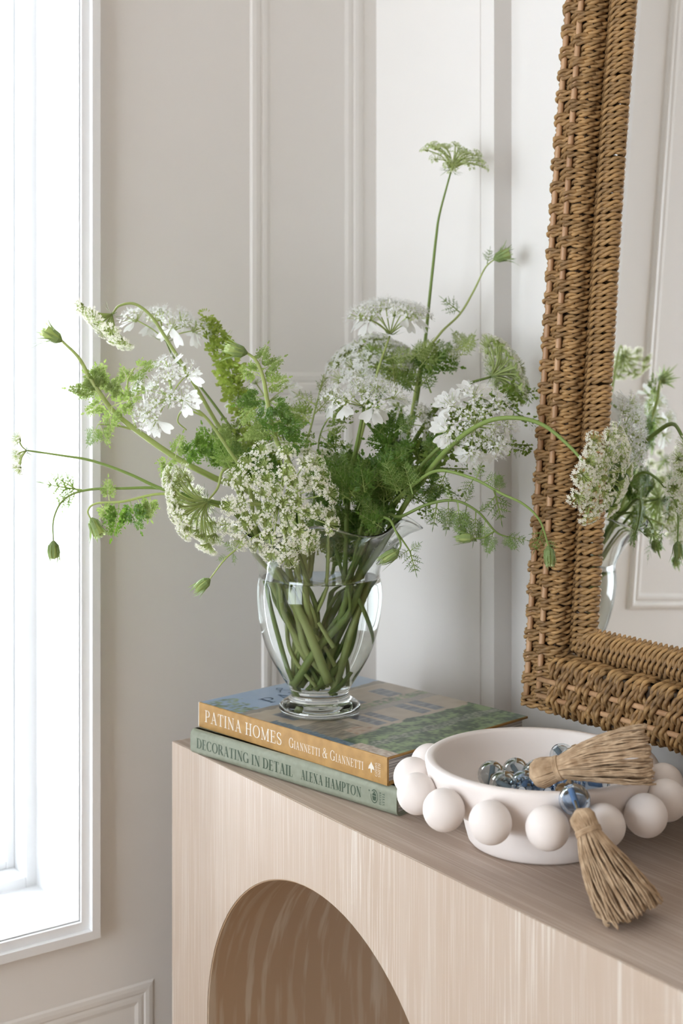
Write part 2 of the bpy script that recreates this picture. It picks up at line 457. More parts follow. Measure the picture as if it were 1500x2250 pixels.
for cx, r in ARC:                              # bent lining of each arched opening, grain following the curve
    prof = [(-r, 0.0, 0.0)]
    arc = AZ
    prof.append((-r, AZ, AZ))
    n = 40
    for i in range(1, n + 1):
        a = PI * i / n
        prof.append((-r * math.cos(a), AZ + r * math.sin(a), AZ + r * a))
    prof.append((r, 0.0, AZ + r * PI + AZ))
    mb = MB(); b = 0
    th = 0.012
    uvs = []
    for (x, z, l) in prof:
        zc = max(z - AZ, 0); dirx = x / r; dirz = zc / r
        for (y, e) in ((CYF + 0.0012, -0.0012), (CYB - 0.0012, -0.0012), (CYB - 0.0012, th), (CYF + 0.0012, th)):
            mb.v.append(Vector((cx + x + dirx * e, y, z + dirz * e))); uvs.append((y, l))
    for i in range(len(prof) - 1):
        for k in range(4):
            k2 = (k + 1) % 4
            mb.f.append([i * 4 + k, (i + 1) * 4 + k, (i + 1) * 4 + k2, i * 4 + k2]); mb.m.append(0)
    o = part('arch_lining', mb, M_oak_arch, con, smooth=True, angle=40)
    ul = o.data.uv_layers.new(name='UVMap')
    for lp in o.data.loops: ul.data[lp.index].uv = uvs[lp.vertex_index]

# ------------------------------------------------------------------ books
def stroke_font(T, t):
    """upper-case serif glyphs as thick and thin strokes: name -> (width, list of quads in em units)"""
    G = {}
    def ln(x0, y0, x1, y1, w):
        d = Vector((x1 - x0, y1 - y0)); n = Vector((-d.y, d.x)).normalized() * (w / 2)
        return [(x0 + n.x, y0 + n.y), (x0 - n.x, y0 - n.y), (x1 - n.x, y1 - n.y), (x1 + n.x, y1 + n.y)]
    def vs_(x, y0=0, y1=1, w=None, s0=True, s1=True):
        w = w or T
        q = [ln(x, y0, x, y1, w)]
        e = 0.09 + w / 2
        if s0: q.append(ln(x - e, y0 + t / 2, x + e, y0 + t / 2, t))
        if s1: q.append(ln(x - e, y1 - t / 2, x + e, y1 - t / 2, t))
        return q
    def arc(cx, cy, rx, ry, a0, a1, w0=None, w1=None, n=14):
        w0 = w0 or t; w1 = w1 or T
        q = []
        P = []
        for i in range(n + 1):
            a = math.radians(a0 + (a1 - a0) * i / n)
            w = w0 + (w1 - w0) * abs(math.cos(a)) ** 1.5
            c = Vector((cx + rx * math.cos(a), cy + ry * math.sin(a)))
            nn = Vector((math.cos(a), math.sin(a)))
            P.append((c + nn * w / 2, c - nn * w / 2))
        for (a, b), (c, d) in zip(P, P[1:]): q.append([tuple(a), tuple(b), tuple(d), tuple(c)])
        return q
    sf = lambda x, y: [ln(x - 0.13, y + t / 2, x + 0.13, y + t / 2, t)]
    G['I'] = (0.36, vs_(0.18))
    G['H'] = (0.86, vs_(0.2) + vs_(0.66) + [ln(0.2, 0.52, 0.66, 0.52, t)])
    G['N'] = (0.86, vs_(0.18, w=t) + vs_(0.7, w=t, s0=False) + [ln(0.16, 0.98, 0.72, 0.02, T)])
    G['M'] = (1.02, vs_(0.16, w=t, s1=False) + vs_(0.84, s1=False) + [ln(0.16, 0.98, 0.49, 0.04, T * 0.9), ln(0.49, 0.04, 0.84, 0.98, t), ln(0.04, 0.98, 0.2, 0.98, t), ln(0.82, 0.98, 0.98, 0.98, t)])
    G['A'] = (0.84, [ln(0.16, 0.02, 0.42, 1.0, t), ln(0.40, 1.0, 0.68, 0.02, T), ln(0.25, 0.34, 0.58, 0.34, t)] + sf(0.15, 0) + sf(0.69, 0))
    G['T'] = (0.74, vs_(0.37, s1=False) + [ln(0.04, 0.975, 0.70, 0.975, t), ln(0.06, 0.97, 0.06, 0.76, t), ln(0.68, 0.97, 0.68, 0.76, t)])
    G['E'] = (0.68, vs_(0.18) + [ln(0.18, 0.975, 0.58, 0.975, t), ln(0.18, 0.52, 0.46, 0.52, t), ln(0.18, 0.025, 0.62, 0.025, t), ln(0.57, 0.98, 0.57, 0.78, t), ln(0.61, 0.02, 0.61, 0.24, t), ln(0.46, 0.42, 0.46, 0.62, t)])
    G['L'] = (0.64, vs_(0.18) + [ln(0.18, 0.025, 0.58, 0.025, t), ln(0.58, 0.02, 0.58, 0.26, t)])
    G['P'] = (0.70, vs_(0.18) + [ln(0.18, 0.975, 0.40, 0.975, t), ln(0.18, 0.46, 0.40, 0.46, t)] + arc(0.38, 0.72, 0.21, 0.255, -90, 90))
    G['R'] = (0.80, vs_(0.18) + [ln(0.18, 0.975, 0.40, 0.975, t), ln(0.18, 0.50, 0.40, 0.50, t), ln(0.40, 0.5, 0.72, 0.02, T * 0.9)] + arc(0.38, 0.74, 0.20, 0.235, -90, 90))
    G['B'] = (0.72, vs_(0.18) + [ln(0.18, 0.975, 0.38, 0.975, t), ln(0.18, 0.53, 0.40, 0.53, t), ln(0.18, 0.025, 0.40, 0.025, t)] + arc(0.37, 0.755, 0.18, 0.22, -90, 90) + arc(0.39, 0.28, 0.21, 0.25, -90, 90))
    G['D'] = (0.84, vs_(0.18) + [ln(0.18, 0.975, 0.40, 0.975, t), ln(0.18, 0.025, 0.40, 0.025, t)] + arc(0.38, 0.5, 0.35, 0.475, -90, 90))
    G['O'] = (0.90, arc(0.45, 0.5, 0.36, 0.48, 0, 360, n=30))
    G['C'] = (0.80, arc(0.44, 0.5, 0.35, 0.48, 45, 315, n=24) + [ln(0.70, 0.70, 0.70, 0.95, t), ln(0.68, 0.16, 0.72, 0.26, t)])
    G['G'] = (0.88, arc(0.44, 0.5, 0.35, 0.48, 45, 320, n=24) + [ln(0.70, 0.70, 0.70, 0.95, t)] + [ln(0.72, 0.04, 0.72, 0.42, T), ln(0.58, 0.42, 0.84, 0.42, t)])
    G['S'] = (0.62, arc(0.31, 0.745, 0.20, 0.23, 40, 270, t, T * 0.8, 16) + arc(0.31, 0.265, 0.22, 0.24, 90, -140, t, T * 0.9, 16) + [ln(0.49, 0.76, 0.49, 0.96, t), ln(0.10, 0.05, 0.10, 0.28, t)] + [ln(0.22, 0.60, 0.42, 0.42, T * 0.9)])
    G['X'] = (0.80, [ln(0.14, 0.98, 0.66, 0.02, T), ln(0.64, 0.98, 0.14, 0.02, t)] + sf(0.15, 0) + sf(0.66, 0) + sf(0.15, 1 - t) + sf(0.65, 1 - t))
    G['Y'] = (0.78, [ln(0.12, 0.98, 0.40, 0.46, T), ln(0.66, 0.98, 0.40, 0.46, t)] + vs_(0.39, 0, 0.48, s1=False) + sf(0.13, 1 - t) + sf(0.65, 1 - t))
    G['&'] = (0.90, arc(0.38, 0.78, 0.15, 0.19, -60, 250, t, T * 0.7, 18) + [ln(0.28, 0.70, 0.76, 0.02, T)] + arc(0.34, 0.27, 0.25, 0.26, 80, 330, t, T * 0.9, 18) + [ln(0.55, 0.14, 0.74, 0.5, t), ln(0.64, 0.5, 0.84, 0.5, t)])
    return G
F_LIGHT = stroke_font(0.115, 0.045)
F_BOLD = stroke_font(0.19, 0.045)

def text_width(txt, font, sx, track, caps=1.0):
    w = 0
    for ch in txt:
        w += (0.34 if ch == ' ' else font[ch.upper()][0] * (caps if ch.islower() else 1) + track) * sx
    return w
def lettering(txt, font, org, ex, ey, size, width=None, sx=1.0, track=0.05, caps=0.78, off=None):
    """flat letters; lower-case input is set in small capitals"""
    mb = MB()
    raw = text_width(txt, font, size * sx, track, caps)
    k = (width / raw) if width else 1.0
    x = 0
    nrm = off if off is not None else ex.cross(ey)
    for ch in txt:
        if ch == ' ': x += 0.34 * size * sx * k; continue
        w, quads = font[ch.upper()]; c = caps if ch.islower() else 1.0
        for j, q in enumerate(quads):
            mb.add([org + ex * (x + p[0] * c * size * sx * k) + ey * (p[1] * c * size) + nrm * (0.00001 * (j % 3)) for p in q], [(0, 1, 2, 3)])
        x += (w * c + track) * size * sx * k
    return mb

M_cloth_o = mat('ochre_cover', (0.40, 0.225, 0.068), 0.55); color_noise(M_cloth_o, (0.36, 0.20, 0.06), (0.44, 0.255, 0.082), 90)
M_cloth_g = mat('sage_cover', (0.25, 0.27, 0.205), 0.5); color_noise(M_cloth_g, (0.235, 0.255, 0.19), (0.27, 0.29, 0.22), 140)
M_page = mat('page_edges', (0.70, 0.68, 0.65), 0.8)
def page_stripes(m):
    N, L, b = nodes(m)
    tc = N.new('ShaderNodeTexCoord'); mp = N.new('ShaderNodeMapping'); mp.inputs['Scale'].default_value = (3, 3, 900)
    nz = N.new('ShaderNodeTexNoise'); nz.inputs['Scale'].default_value = 1; nz.inputs['Detail'].default_value = 1
    cr = N.new('ShaderNodeValToRGB'); cr.color_ramp.elements[0].position = 0.4; cr.color_ramp.elements[0].color = (0.36, 0.35, 0.35, 1)
    cr.color_ramp.elements[1].position = 0.6; cr.color_ramp.elements[1].color = (0.78, 0.76, 0.73, 1)
    L.new(tc.outputs['Object'], mp.inputs[0]); L.new(mp.outputs[0], nz.inputs['Vector']); L.new(nz.outputs['Fac'], cr.inputs[0]); L.new(cr.outputs[0], b.inputs['Base Color'])
page_stripes(M_page)
M_ink_w = mat('white_ink', (0.72, 0.68, 0.60), 0.5)
M_ink_g = mat('dark_green_ink', (0.045, 0.075, 0.045), 0.5)
M_ink_b = mat('dark_blue_ink', (0.06, 0.11, 0.19), 0.5)
M_cream_paper = mat('cream_jacket_edge', (0.62, 0.58, 0.50), 0.6)
def print_mat(name):
    m = bpy.data.materials.new(name); m.use_nodes = True
    N, L, b = nodes(m)
    a = N.new('ShaderNodeAttribute'); a.attribute_name = 'print'
    L.new(a.outputs['Color'], b.inputs['Base Color']); b.inputs['Roughness'].default_value = 0.28
    return m
M_print = print_mat('printed_cover')

def frame_matrix(o, ex, ey, ez):
    return Matrix(((ex.x, ey.x, ez.x, o.x), (ex.y, ey.y, ez.y, o.y), (ex.z, ey.z, ez.z, o.z), (0, 0, 0, 1)))
def cam_dir(a):           # horizontal direction a degrees right of the view axis
    a = math.radians(a); return RGT * math.sin(a) + VIEW * math.cos(a)

def make_book(name, label, tail, ang, L, W, z0, TH, mcover, round_spine):
    """local x: head to tail along the spine, local y: spine to fore edge, z up"""
    e1 = -cam_dir(ang); e2 = Vector((-e1.y, e1.x, 0))
    if e2.dot(VIEW) < 0: e2 = -e2
    o = tail - e1 * L; o.z = z0
    M = frame_matrix(o, e1, e2, UP)
    t = thing(name, label, 'book', o, group='stacked design books', M=M)
    def lp(nm, mb, mats, **k):
        mb.v = [M @ p for p in mb.v]
        return part(nm, mb, mats, t, **k)
    c = 0.0026
    bd = 0.006 if round_spine else 0.0015
    mb = MB(); mb.box(0, L, 0.004, W, 0, c); lp('back_cover', mb, mcover, smooth=False, bevel=0.0008)
    mb = MB(); mb.box(0, L, 0.004, W, TH - c, TH); lp('front_cover', mb, mcover, smooth=False, bevel=0.0008)
    mb = MB(); n = 12; b = 0
    pr = []
    if round_spine:
        r = 0.006
        pr = [(r + 0.004, 0)] + [(r - r * math.sin(a), r - r * math.cos(a)) for a in [PI / 2 * i / 6 for i in range(7)]] + [(r - r * math.cos(a), TH - r + r * math.sin(a)) for a in [PI / 2 * i / 6 for i in range(7)]] + [(r + 0.004, TH)]
    else:
        r = 0.0012
        pr = [(0.005, 0)] + [(r - r * math.sin(a), r - r * math.cos(a)) for a in [PI / 2 * i / 3 for i in range(4)]] + [(r - r * math.cos(a), TH - r + r * math.sin(a)) for a in [PI / 2 * i / 3 for i in range(4)]] + [(0.005, TH)]
    inner = [(y + 0.0025 if 0 < z < TH else y, min(max(z, 0.0025), TH - 0.0025)) for (y, z) in reversed(pr)]
    loop = pr + inner
    for x in (0, L):
        for (y, z) in loop: mb.v.append(Vector((x, y, z)))
    k = len(loop)
    for i in range(k):
        i2 = (i + 1) % k
        mb.f.append([i, i2, k + i2, k + i]); mb.m.append(0)
    h = len(pr)
    for i in range(h - 1):
        for base, flip in ((0, False), (k, True)):
            q = [base + i, base + i + 1, base + k - 2 - i, base + k - 1 - i]
            mb.f.append(q if flip else q[::-1]); mb.m.append(0)
    lp('spine', mb, mcover, smooth=True, angle=35)
    mb = MB(); mb.box(0.004, L - 0.004, 0.0032, W - 0.005, c, TH - c); lp('page_block', mb, M_page, smooth=False)
    return t, M, lp

TAIL1 = at(850, 1728, 1.254); TZ = 0.8265; BT1 = 0.027
LB, WB = 0.287, 0.214
tail_g = at(871, 1796, 0.425 * FPX / 996)
green, MG, lpg = make_book('sage_green_book', 'sage green hardback with dark green spine lettering, bottom of the two books', tail_g, -46.5, 0.2986, 0.225, CT, 0.0265, M_cloth_g, True)
orange, MO, lpo = make_book('ochre_spine_book', 'ochre-spined book with a house photographed on its cover, top of the two books', TAIL1, -44.0, LB, WB, TZ, BT1, M_cloth_o, False)
X, Y, Z = Vector((1, 0, 0)), Vector((0, 1, 0)), Vector((0, 0, 1))
nO = Vector((0, -1, 0))
# spine lettering
for nm, txt, x0, z0, size, width in (('spine_title', 'PATINA HOMES', 0.010, 0.0075, 0.0128, 0.128), ('spine_author', 'Giannetti & Giannetti', 0.148, 0.0085, 0.0100, 0.108)):
    lpo(nm, lettering(txt, F_LIGHT, Vector((x0, -0.00012, z0)), X, Z, size, width, off=nO), M_ink_w, smooth=False, label='white serif lettering')
mb = lettering('GIBBS', F_LIGHT, Vector((0.2742, -0.00012, 0.0062)), Z, -X, 0.0030, 0.0135, off=nO); lpo('publisher_name', mb, M_ink_w, smooth=False)
mb = lettering('SMITH', F_LIGHT, Vector((0.2783, -0.00012, 0.0062)), Z, -X, 0.0030, 0.0135, off=nO); lpo('publisher_name', mb, M_ink_w, smooth=False)
mb = MB(); cx, cz = 0.2662, 0.0125           # small bird-like tree mark
pts = [(0, 7), (1.6, 4.4), (3.6, 2.2), (4.6, -1.2), (2.6, -0.4), (1.1, -0.6), (0.7, -4.6), (-0.7, -4.6), (-1.1, -0.6), (-2.6, -0.4), (-4.6, -1.2), (-3.6, 2.2), (-1.6, 4.4)]
mb.add([(cx, -0.00012, cz)] + [(cx + p[0] * 0.0009, -0.00012, cz + p[1] * 0.0009) for p in pts], [(0, 1 + i, 1 + (i + 1) % len(pts)) for i in range(len(pts))])
lpo('publisher_mark', mb, M_ink_w, smooth=False, label='small white leaf-shaped mark')
for nm, txt, x0, z0, size, width in (('spine_title', 'DECORATING IN DETAIL', 0.0105, 0.0080, 0.0108, 0.150), ('spine_author', 'ALEXA HAMPTON', 0.1710, 0.0085, 0.0098, 0.0830)):
    lpg(nm, lettering(txt, F_BOLD, Vector((x0, -0.00012, z0)), X, Z, size, width, off=nO), M_ink_g, smooth=False, label='dark green serif lettering')
for k, w in enumerate(('POTTER', 'STYLE')):
    lpg('publisher_name', lettering(w, F_BOLD, Vector((0.2795 + 0.0042 * k, -0.00012, 0.0070)), Z, -X, 0.0028, 0.0125, off=nO), M_ink_g, smooth=False)
mb = MB()                                     # oval emblem with a small vase in it
for rx, rz, w in ((0.0046, 0.0066, 0.0007),):
    P = [(math.cos(a) * rx, math.sin(a) * rz) for a in [2 * PI * i / 24 for i in range(24)]]
    for i in range(24):
        a, b = P[i], P[(i + 1) % 24]
        if i in (9, 10): continue
        s = 1 - w / rx
        mb.add([(0.2705 + q[0], -0.00012, 0.0135 + q[1]) for q in (a, b, (b[0] * s, b[1] * s), (a[0] * s, a[1] * s))], [(0, 1, 2, 3)])
for q in ([(-2, -4), (2, -4), (3, 0), (-3, 0)], [(-3, 0.6), (3, 0.6), (2, 3), (-2, 3)], [(-1, 3.4), (1, 3.4), (1.6, 4.6), (-1.6, 4.6)]):
    mb.add([(0.2705 + a * 0.0009, -0.00012, 0.0135 + b * 0.0010) for a, b in q], [(0, 1, 2, 3)])
mb.add([(0.2640 + a * 0.0008, -0.00012, 0.0178 + b * 0.0008) for a, b in ((0, 1.4), (1.2, 0), (0, -1.4), (-1.2, 0))], [(0, 1, 2, 3)])
lpg('publisher_mark', mb, M_ink_g, smooth=False, label='small dark green oval emblem')
# printed front cover of the upper book: a house with hedges, painted as flat print
nx, ny = 190, 140
def nz2(x, y, s, o=0): return noise.noise(Vector((x * s + o, y * s - o, o * 1.7)))
def mixc(a, b, t):
    t = min(1, max(0, t)); return tuple(a[i] + (b[i] - a[i]) * t for i in range(3))
def cover_color(s, t):
    """s: head to tail 0..1, t: spine to fore edge 0..1"""
    n1 = nz2(s * 1.34, t, 14, 3); n2 = nz2(s * 1.34, t, 45, 9); n3 = nz2(s * 1.34, t, 90, 5)
    sky = mixc((0.30, 0.43, 0.62), (0.43, 0.52, 0.63), t + 0.2 * n1)
    stone = mixc((0.42, 0.34, 0.25), (0.52, 0.44, 0.34), 0.5 + 0.7 * n1)
    shade = mixc((0.30, 0.27, 0.24), (0.38, 0.35, 0.31), 0.5 + n2)
    green = mixc((0.035, 0.075, 0.035), (0.235, 0.33, 0.14), 0.42 + 1.3 * n1 + 0.9 * n2 + 0.6 * n3)
    dgreen = mixc((0.035, 0.07, 0.045), (0.11, 0.17, 0.09), 0.5 + 1.2 * n2)
    c = stone
    roof = 0.235 + 0.02 * n1
    if s < roof:
        c = sky
        if t < 0.16 + 0.10 * n1 and s > 0.03: c = mixc(sky, green, 0.5 + 1.8 * n2)
    elif s < roof + 0.035: c = mixc((0.33, 0.28, 0.22), (0.24, 0.22, 0.19), 0.5 + n2)
    elif s < roof + 0.055: c = (0.50, 0.43, 0.34)
    # facade openings
    for (s0, s1, t0, t1) in ((0.33, 0.45, 0.10, 0.20), (0.33, 0.45, 0.30, 0.40), (0.33, 0.45, 0.52, 0.62), (0.33, 0.45, 0.78, 0.88),
                             (0.55, 0.71, 0.34, 0.41), (0.55, 0.71, 0.44, 0.50), (0.55, 0.71, 0.66, 0.73), (0.55, 0.71, 0.76, 0.83)):
        if s0 < s < s1 and t0 < t < t1:
            c = mixc((0.13, 0.14, 0.17), (0.24, 0.25, 0.28), 0.5 + n2)
            if abs((s - s0) / (s1 - s0) * 3 % 1 - 0.5) > 0.44: c = (0.36, 0.35, 0.34)
    if 0.46 + 0.02 * n1 < s < 0.515 + 0.02 * n1 and t > 0.28: c = mixc(stone, green, 0.6 + 1.3 * n2)
    if 0.515 < s < 0.56 and 0.2 < t: c = mixc(c, shade, 0.8)
    if s > 0.73 + 0.025 * n1:
        c = green
        if abs(s - (0.86 + 0.02 * n1)) < 0.022: c = mixc(dgreen, (0.34, 0.34, 0.28), 0.35 + 1.6 * n3)
        if s > 0.955 and t < 0.05: c = (0.50, 0.43, 0.34)
    if t < 0.28 and 0.52 < s < 0.75: c = mixc((0.17, 0.15, 0.12), (0.40, 0.33, 0.24), 0.35 + 1.1 * nz2(s * 9, t, 20, 2))
    if t < 0.30 + 0.08 * n1 and 0.66 < s < 0.74 and t > 0.16: c = mixc((0.36, 0.21, 0.13), stone, 0.5 + n2)
    if t < 0.045 + 0.018 * n2 and 0.40 < s < 0.82: c = mixc((0.07, 0.115, 0.16), (0.19, 0.25, 0.30), 0.5 + 1.4 * n3)
    if t < 0.075 and s >= 0.82: c = mixc((0.36, 0.26, 0.19), (0.60, 0.52, 0.44), 0.5 + 1.6 * n3)
    return c
mb = MB()
for j in range(ny + 1):
    for i in range(nx + 1):
        mb.v.append(Vector((0.0006 + (LB - 0.0012) * i / nx, 0.0011 + (WB - 0.0022) * j / ny, BT1 + 0.00015)))
for j in range(ny):
    for i in range(nx):
        a = j * (nx + 1) + i; mb.f.append([a, a + 1, a + nx + 2, a + nx + 1]); mb.m.append(0)
cols = []
for j in range(ny + 1):
    for i in range(nx + 1): cols.extend([*cover_color(i / nx, j / ny), 1.0])
o = lpo('cover_picture', mb, M_print, smooth=False, label='printed photograph of a pale house with green hedges')
ca = o.data.color_attributes.new('print', 'FLOAT_COLOR', 'POINT'); ca.data.foreach_set('color', cols)
mb = lettering('PATINA', F_LIGHT, Vector((0.058, 0.052, BT1 + 0.0004)), Y, -X, 0.021, 0.125, off=Z); lpo('cover_title', mb, M_ink_b, smooth=False, label='dark blue serif title')
mb = MB(); P = catmull([Vector((0.020 + a * 0.001, 0.092 + b * 0.001, BT1 + 0.0004)) for a, b in ((10, 0), (4, 6), (-2, 14), (-6, 10), (-2, 6), (6, 10), (12, 18), (8, 24), (2, 22))], 6)
for a, b in zip(P, P[1:]):
    d = (b - a).normalized(); n = Vector((-d.y, d.x, 0)) * 0.0006; mb.add([a + n, a - n, b - n, b + n], [(0, 1, 2, 3)])
lpo('cover_flourish', mb, M_ink_b, smooth=False)
mb = MB(); mb.box(0.0, 0.0016, 0.0005, WB - 0.001, 0.0005, BT1 - 0.0003)
mb.v = [p + Vector((-0.0018, 0, 0)) for p in mb.v]; lpo('jacket_edge', mb, M_cream_paper, smooth=False, label='pale paper edge at the head of the book')

# ------------------------------------------------------------------ glass vase with water
VB = at(702, 1562, 1.4236); VB.z = TZ + BT1 + 0.0006
vase = thing('glass_vase', 'clear footed glass vase with a ruffled flaring rim standing on the books', 'vase', VB)
outer = [(0.0, 0.0018), (0.030, 0.0012), (0.0395, 0.0), (0.0425, 0.0016), (0.0438, 0.0048), (0.0428, 0.0080), (0.0385, 0.0112), (0.0335, 0.0142), (0.0312, 0.0178), (0.0310, 0.0215),
         (0.0345, 0.0280), (0.0415, 0.0390), (0.0478, 0.0490), (0.0535, 0.0595), (0.0590, 0.0730), (0.0625, 0.0860), (0.0650, 0.1000), (0.0666, 0.1150), (0.0670, 0.1270), (0.0662, 0.1370), (0.0648, 0.1440),
         (0.0645, 0.1480), (0.0655, 0.1535), (0.0685, 0.1610), (0.0735, 0.1700), (0.0800, 0.1795), (0.0880, 0.1885), (0.0965, 0.1955), (0.1040, 0.2000)]
def ruffle(r, z, a):
    w = max(0, (z - 0.160) / 0.040); w = w * w
    c = math.cos(6 * a + 0.6)
    return r + w * 0.0050 * c, z + w * (-0.0052 * c + 0.002 * math.cos(2 * a))
WL = 0.1440
gw = 0.0022
inner_r = lambda r: r - gw
up = [(r, z) for r, z in outer if z >= 0.1440]
prof = outer + [(0.1049, 0.2006), (0.1054, 0.2014), (0.1053, 0.2023), (0.1045, 0.2030), (0.1034, 0.2029), (0.1026, 0.2022)] + [(r - gw, z + 0.0010 * (1 if z > 0.16 else 0)) for r, z in reversed(up)]
prof[-1] = (0.0648 - gw, WL)
mb = MB(); mb.lathe(prof, 84, 0, ruffle)
mb.v = [p + VB for p in mb.v]
o = part('glass_body', mb, M_glass, vase)
bm = bmesh.new(); bm.from_mesh(o.data); bmesh.ops.remove_doubles(bm, verts=bm.verts, dist=1e-6); bm.to_mesh(o.data); bm.free()
wb = [(0.0, 0.0245), (0.020, 0.0245), (0.0268, 0.0262)] + [(r - gw, z) for r, z in outer if 0.0300 < z <= 0.1440]
mb = MB(); mb.lathe(wb, 72, 0)
k = len(wb) - 1
top = [(0.0610, WL - 0.0006), (0.058, WL - 0.0010), (0.0, WL - 0.0010)]
b0 = len(mb.v)
mb.lathe([wb[-1]] + top, 72, 1)
mb.v = [p + VB for p in mb.v]
water = link('water', mb.mesh('water', [M_water_side, M_water_top]), None)
bm = bmesh.new(); bm.from_mesh(water.data); bmesh.ops.remove_doubles(bm, verts=bm.verts, dist=1e-6); bm.to_mesh(water.data); bm.free()
tag(water, 'clear water filling the glass vase round the stems', 'water')

# ------------------------------------------------------------------ beaded bowl
hb = 0.351
BC = at(1182, 800 + 2920 * 0.425 / 1.186, 1.186); BC.z = CT
bowl = thing('bobble_bowl', 'off-white matte footed bowl ringed with round bobbles', 'bowl', BC)
bp = [(0.0, 0.001), (0.055, 0.0), (0.0605, 0.0008), (0.0625, 0.003), (0.0650, 0.012), (0.0675, 0.0235), (0.0680, 0.0262), (0.0720, 0.0285), (0.0800, 0.0325), (0.0880, 0.0390), (0.0945, 0.0480), (0.0985, 0.0580), (0.1005, 0.0680), (0.1010, 0.0715), (0.1003, 0.0733), (0.0988, 0.0742),
      (0.0950, 0.0744), (0.0928, 0.0738), (0.0918, 0.0722), (0.0908, 0.0660), (0.0880, 0.0550), (0.0825, 0.0455), (0.0740, 0.0400), (0.0600, 0.0375), (0.030, 0.0370), (0.0, 0.0370)]
mb = MB(); mb.lathe(bp, 96); mb.v = [p + BC for p in mb.v]
o = part('bowl_body', mb, M_bowl, bowl)
bm = bmesh.new(); bm.from_mesh(o.data); bmesh.ops.remove_doubles(bm, verts=bm.verts, dist=1e-6); bm.to_mesh(o.data); bm.free()
bm = bmesh.new(); bmesh.ops.create_uvsphere(bm, u_segments=32, v_segments=20, radius=0.0178)
ball_me = bpy.data.meshes.new('bobble'); bm.to_mesh(ball_me); bm.free()
ball_me.polygons.foreach_set('use_smooth', [True] * len(ball_me.polygons)); ball_me.materials.append(M_bowl)
tow = Vector((CAM.x - BC.x, CAM.y - BC.y, 0)).normalized(); rt = Vector((-tow.y, tow.x, 0))
for k in range(15):
    a = math.radians(3.8 + 24 * k)
    c = BC + (tow * math.cos(a) + rt * math.sin(a)) * 0.1125; c.z = CT + 0.050
    link('bobble', ball_me, bowl, Matrix.Translation(c))

# ------------------------------------------------------------------ glass bead garland with jute tassels
def on_h(px, py, h):
    d = (0.425 - h) * FPX / (py - 800); return at(px, py, d)
gar = thing('bead_garland', 'string of blue and grey glass beads with two jute tassels, heaped in the bowl', 'bead garland', BC + Vector((0, 0, 0.04)))
def bead_mesh(name, m):
    mb = MB(); r = 0.0128; h = 0.0034; n = 16
    p = [(h, -math.sqrt(r * r - h * h))] + [(r * math.cos(a), r * math.sin(a)) for a in [(-1 + 2 * (i + 1.6) / (n + 3.2)) * PI / 2 for i in range(n + 1)]] + [(h, math.sqrt(r * r - h * h)), (h, 0), (h, -math.sqrt(r * r - h * h))]
    mb.lathe(p, 28)
    me = mb.mesh(name, m)
    bm = bmesh.new(); bm.from_mesh(me); bmesh.ops.remove_doubles(bm, verts=bm.verts, dist=1e-6); bmesh.ops.recalc_face_normals(bm, faces=bm.faces); bm.to_mesh(me); bm.free()
    return me
bead_b = bead_mesh('bead_blue', M_bead_blue); bead_g = bead_mesh('bead_grey', M_bead_grey)
mbc = MB(); mbc.lathe([(0.0, -0.0118), (0.0031, -0.0118), (0.0031, 0.0118), (0.0, 0.0118)], 14); bore_me = mbc.mesh('bore', M_bead_core, smooth=False)
def knot_mesh(seed):
    random.seed(seed); mb = MB()
    for k in range(3):
        ax = Vector((rnd(-1, 1), rnd(-1, 1), rnd(-1, 1))).normalized(); u = ax.orthogonal().normalized(); v = ax.cross(u)
        P = [(u * math.cos(a) + v * math.sin(a)) * 0.0040 + ax * 0.0016 * math.sin(2 * a + k) for a in [2 * PI * i / 18 for i in range(19)]]
        mb.tube(P, 0.0023, 6)
    return mb.mesh('knot', M_knot)
knots = [knot_mesh(s) for s in (1, 2, 3)]
BEADS = [(1080, 1703, 0.0505, 'g'), (1133, 1696, 0.0505, 'g'), (1106, 1725, 0.0505, 'g'), (1152, 1724, 0.0515, 'b'), (1200, 1726, 0.0515, 'b'), (1243, 1722, 0.056, 'b'),
         (1262, 1757, 0.0715, 'b'), (1308, 1722, 0.055, 'b'), (1290, 1700, 0.0505, 'g'), (1236, 1663, 0.0505, 'g'), (1259, 1672, 0.056, 'g'), (1180, 1700, 0.0505, 'g')]
random.seed(11)
bpos = []
for i, (px, py, h, c) in enumerate(BEADS):
    p = on_h(px, py, h); bpos.append(p)
    ax = Vector((rnd(-1, 1), rnd(-1, 1), rnd(-0.25, 0.25))).normalized()
    if i == 6: ax = img_dir(-0.35, 1, -0.2)
    q = Z.rotation_difference(ax).to_matrix().to_4x4()
    b = link('bead', bead_b if c == 'b' else bead_g, gar, Matrix.Translation(p) @ q)
    b['label'] = 'blue glass bead' if c == 'b' else 'grey glass bead'
    link('bore', bore_me, b, Matrix.Translation(p) @ q)
def knot_at(p, k, s=1.0):
    link('knot', knots[k % 3], gar, Matrix.Translation(p) @ Matrix.Scale(s, 4))
knot_at(on_h(1086, 1700, 0.0505) - VIEW * 0.013, 0, 0.85); knot_at(on_h(1236, 1737, 0.066), 1, 1.0); knot_at(on_h(1264, 1649, 0.062), 2, 0.9)
mb = MB()
seq = [bpos[i] for i in (1, 0, 2, 3, 4, 5)]
mb.tube(catmull(seq, 6), 0.0014, 6)
mb.tube(catmull([bpos[5], (bpos[5] + bpos[6]) / 2 + Vector((0, 0, 0.008)), bpos[6], at(1272, 1792, 1.062)], 6), 0.0014, 6)
mb.tube(catmull([bpos[9], bpos[10], bpos[8], bpos[7]], 6), 0.0014, 6)
part('cord', mb, M_knot, gar)

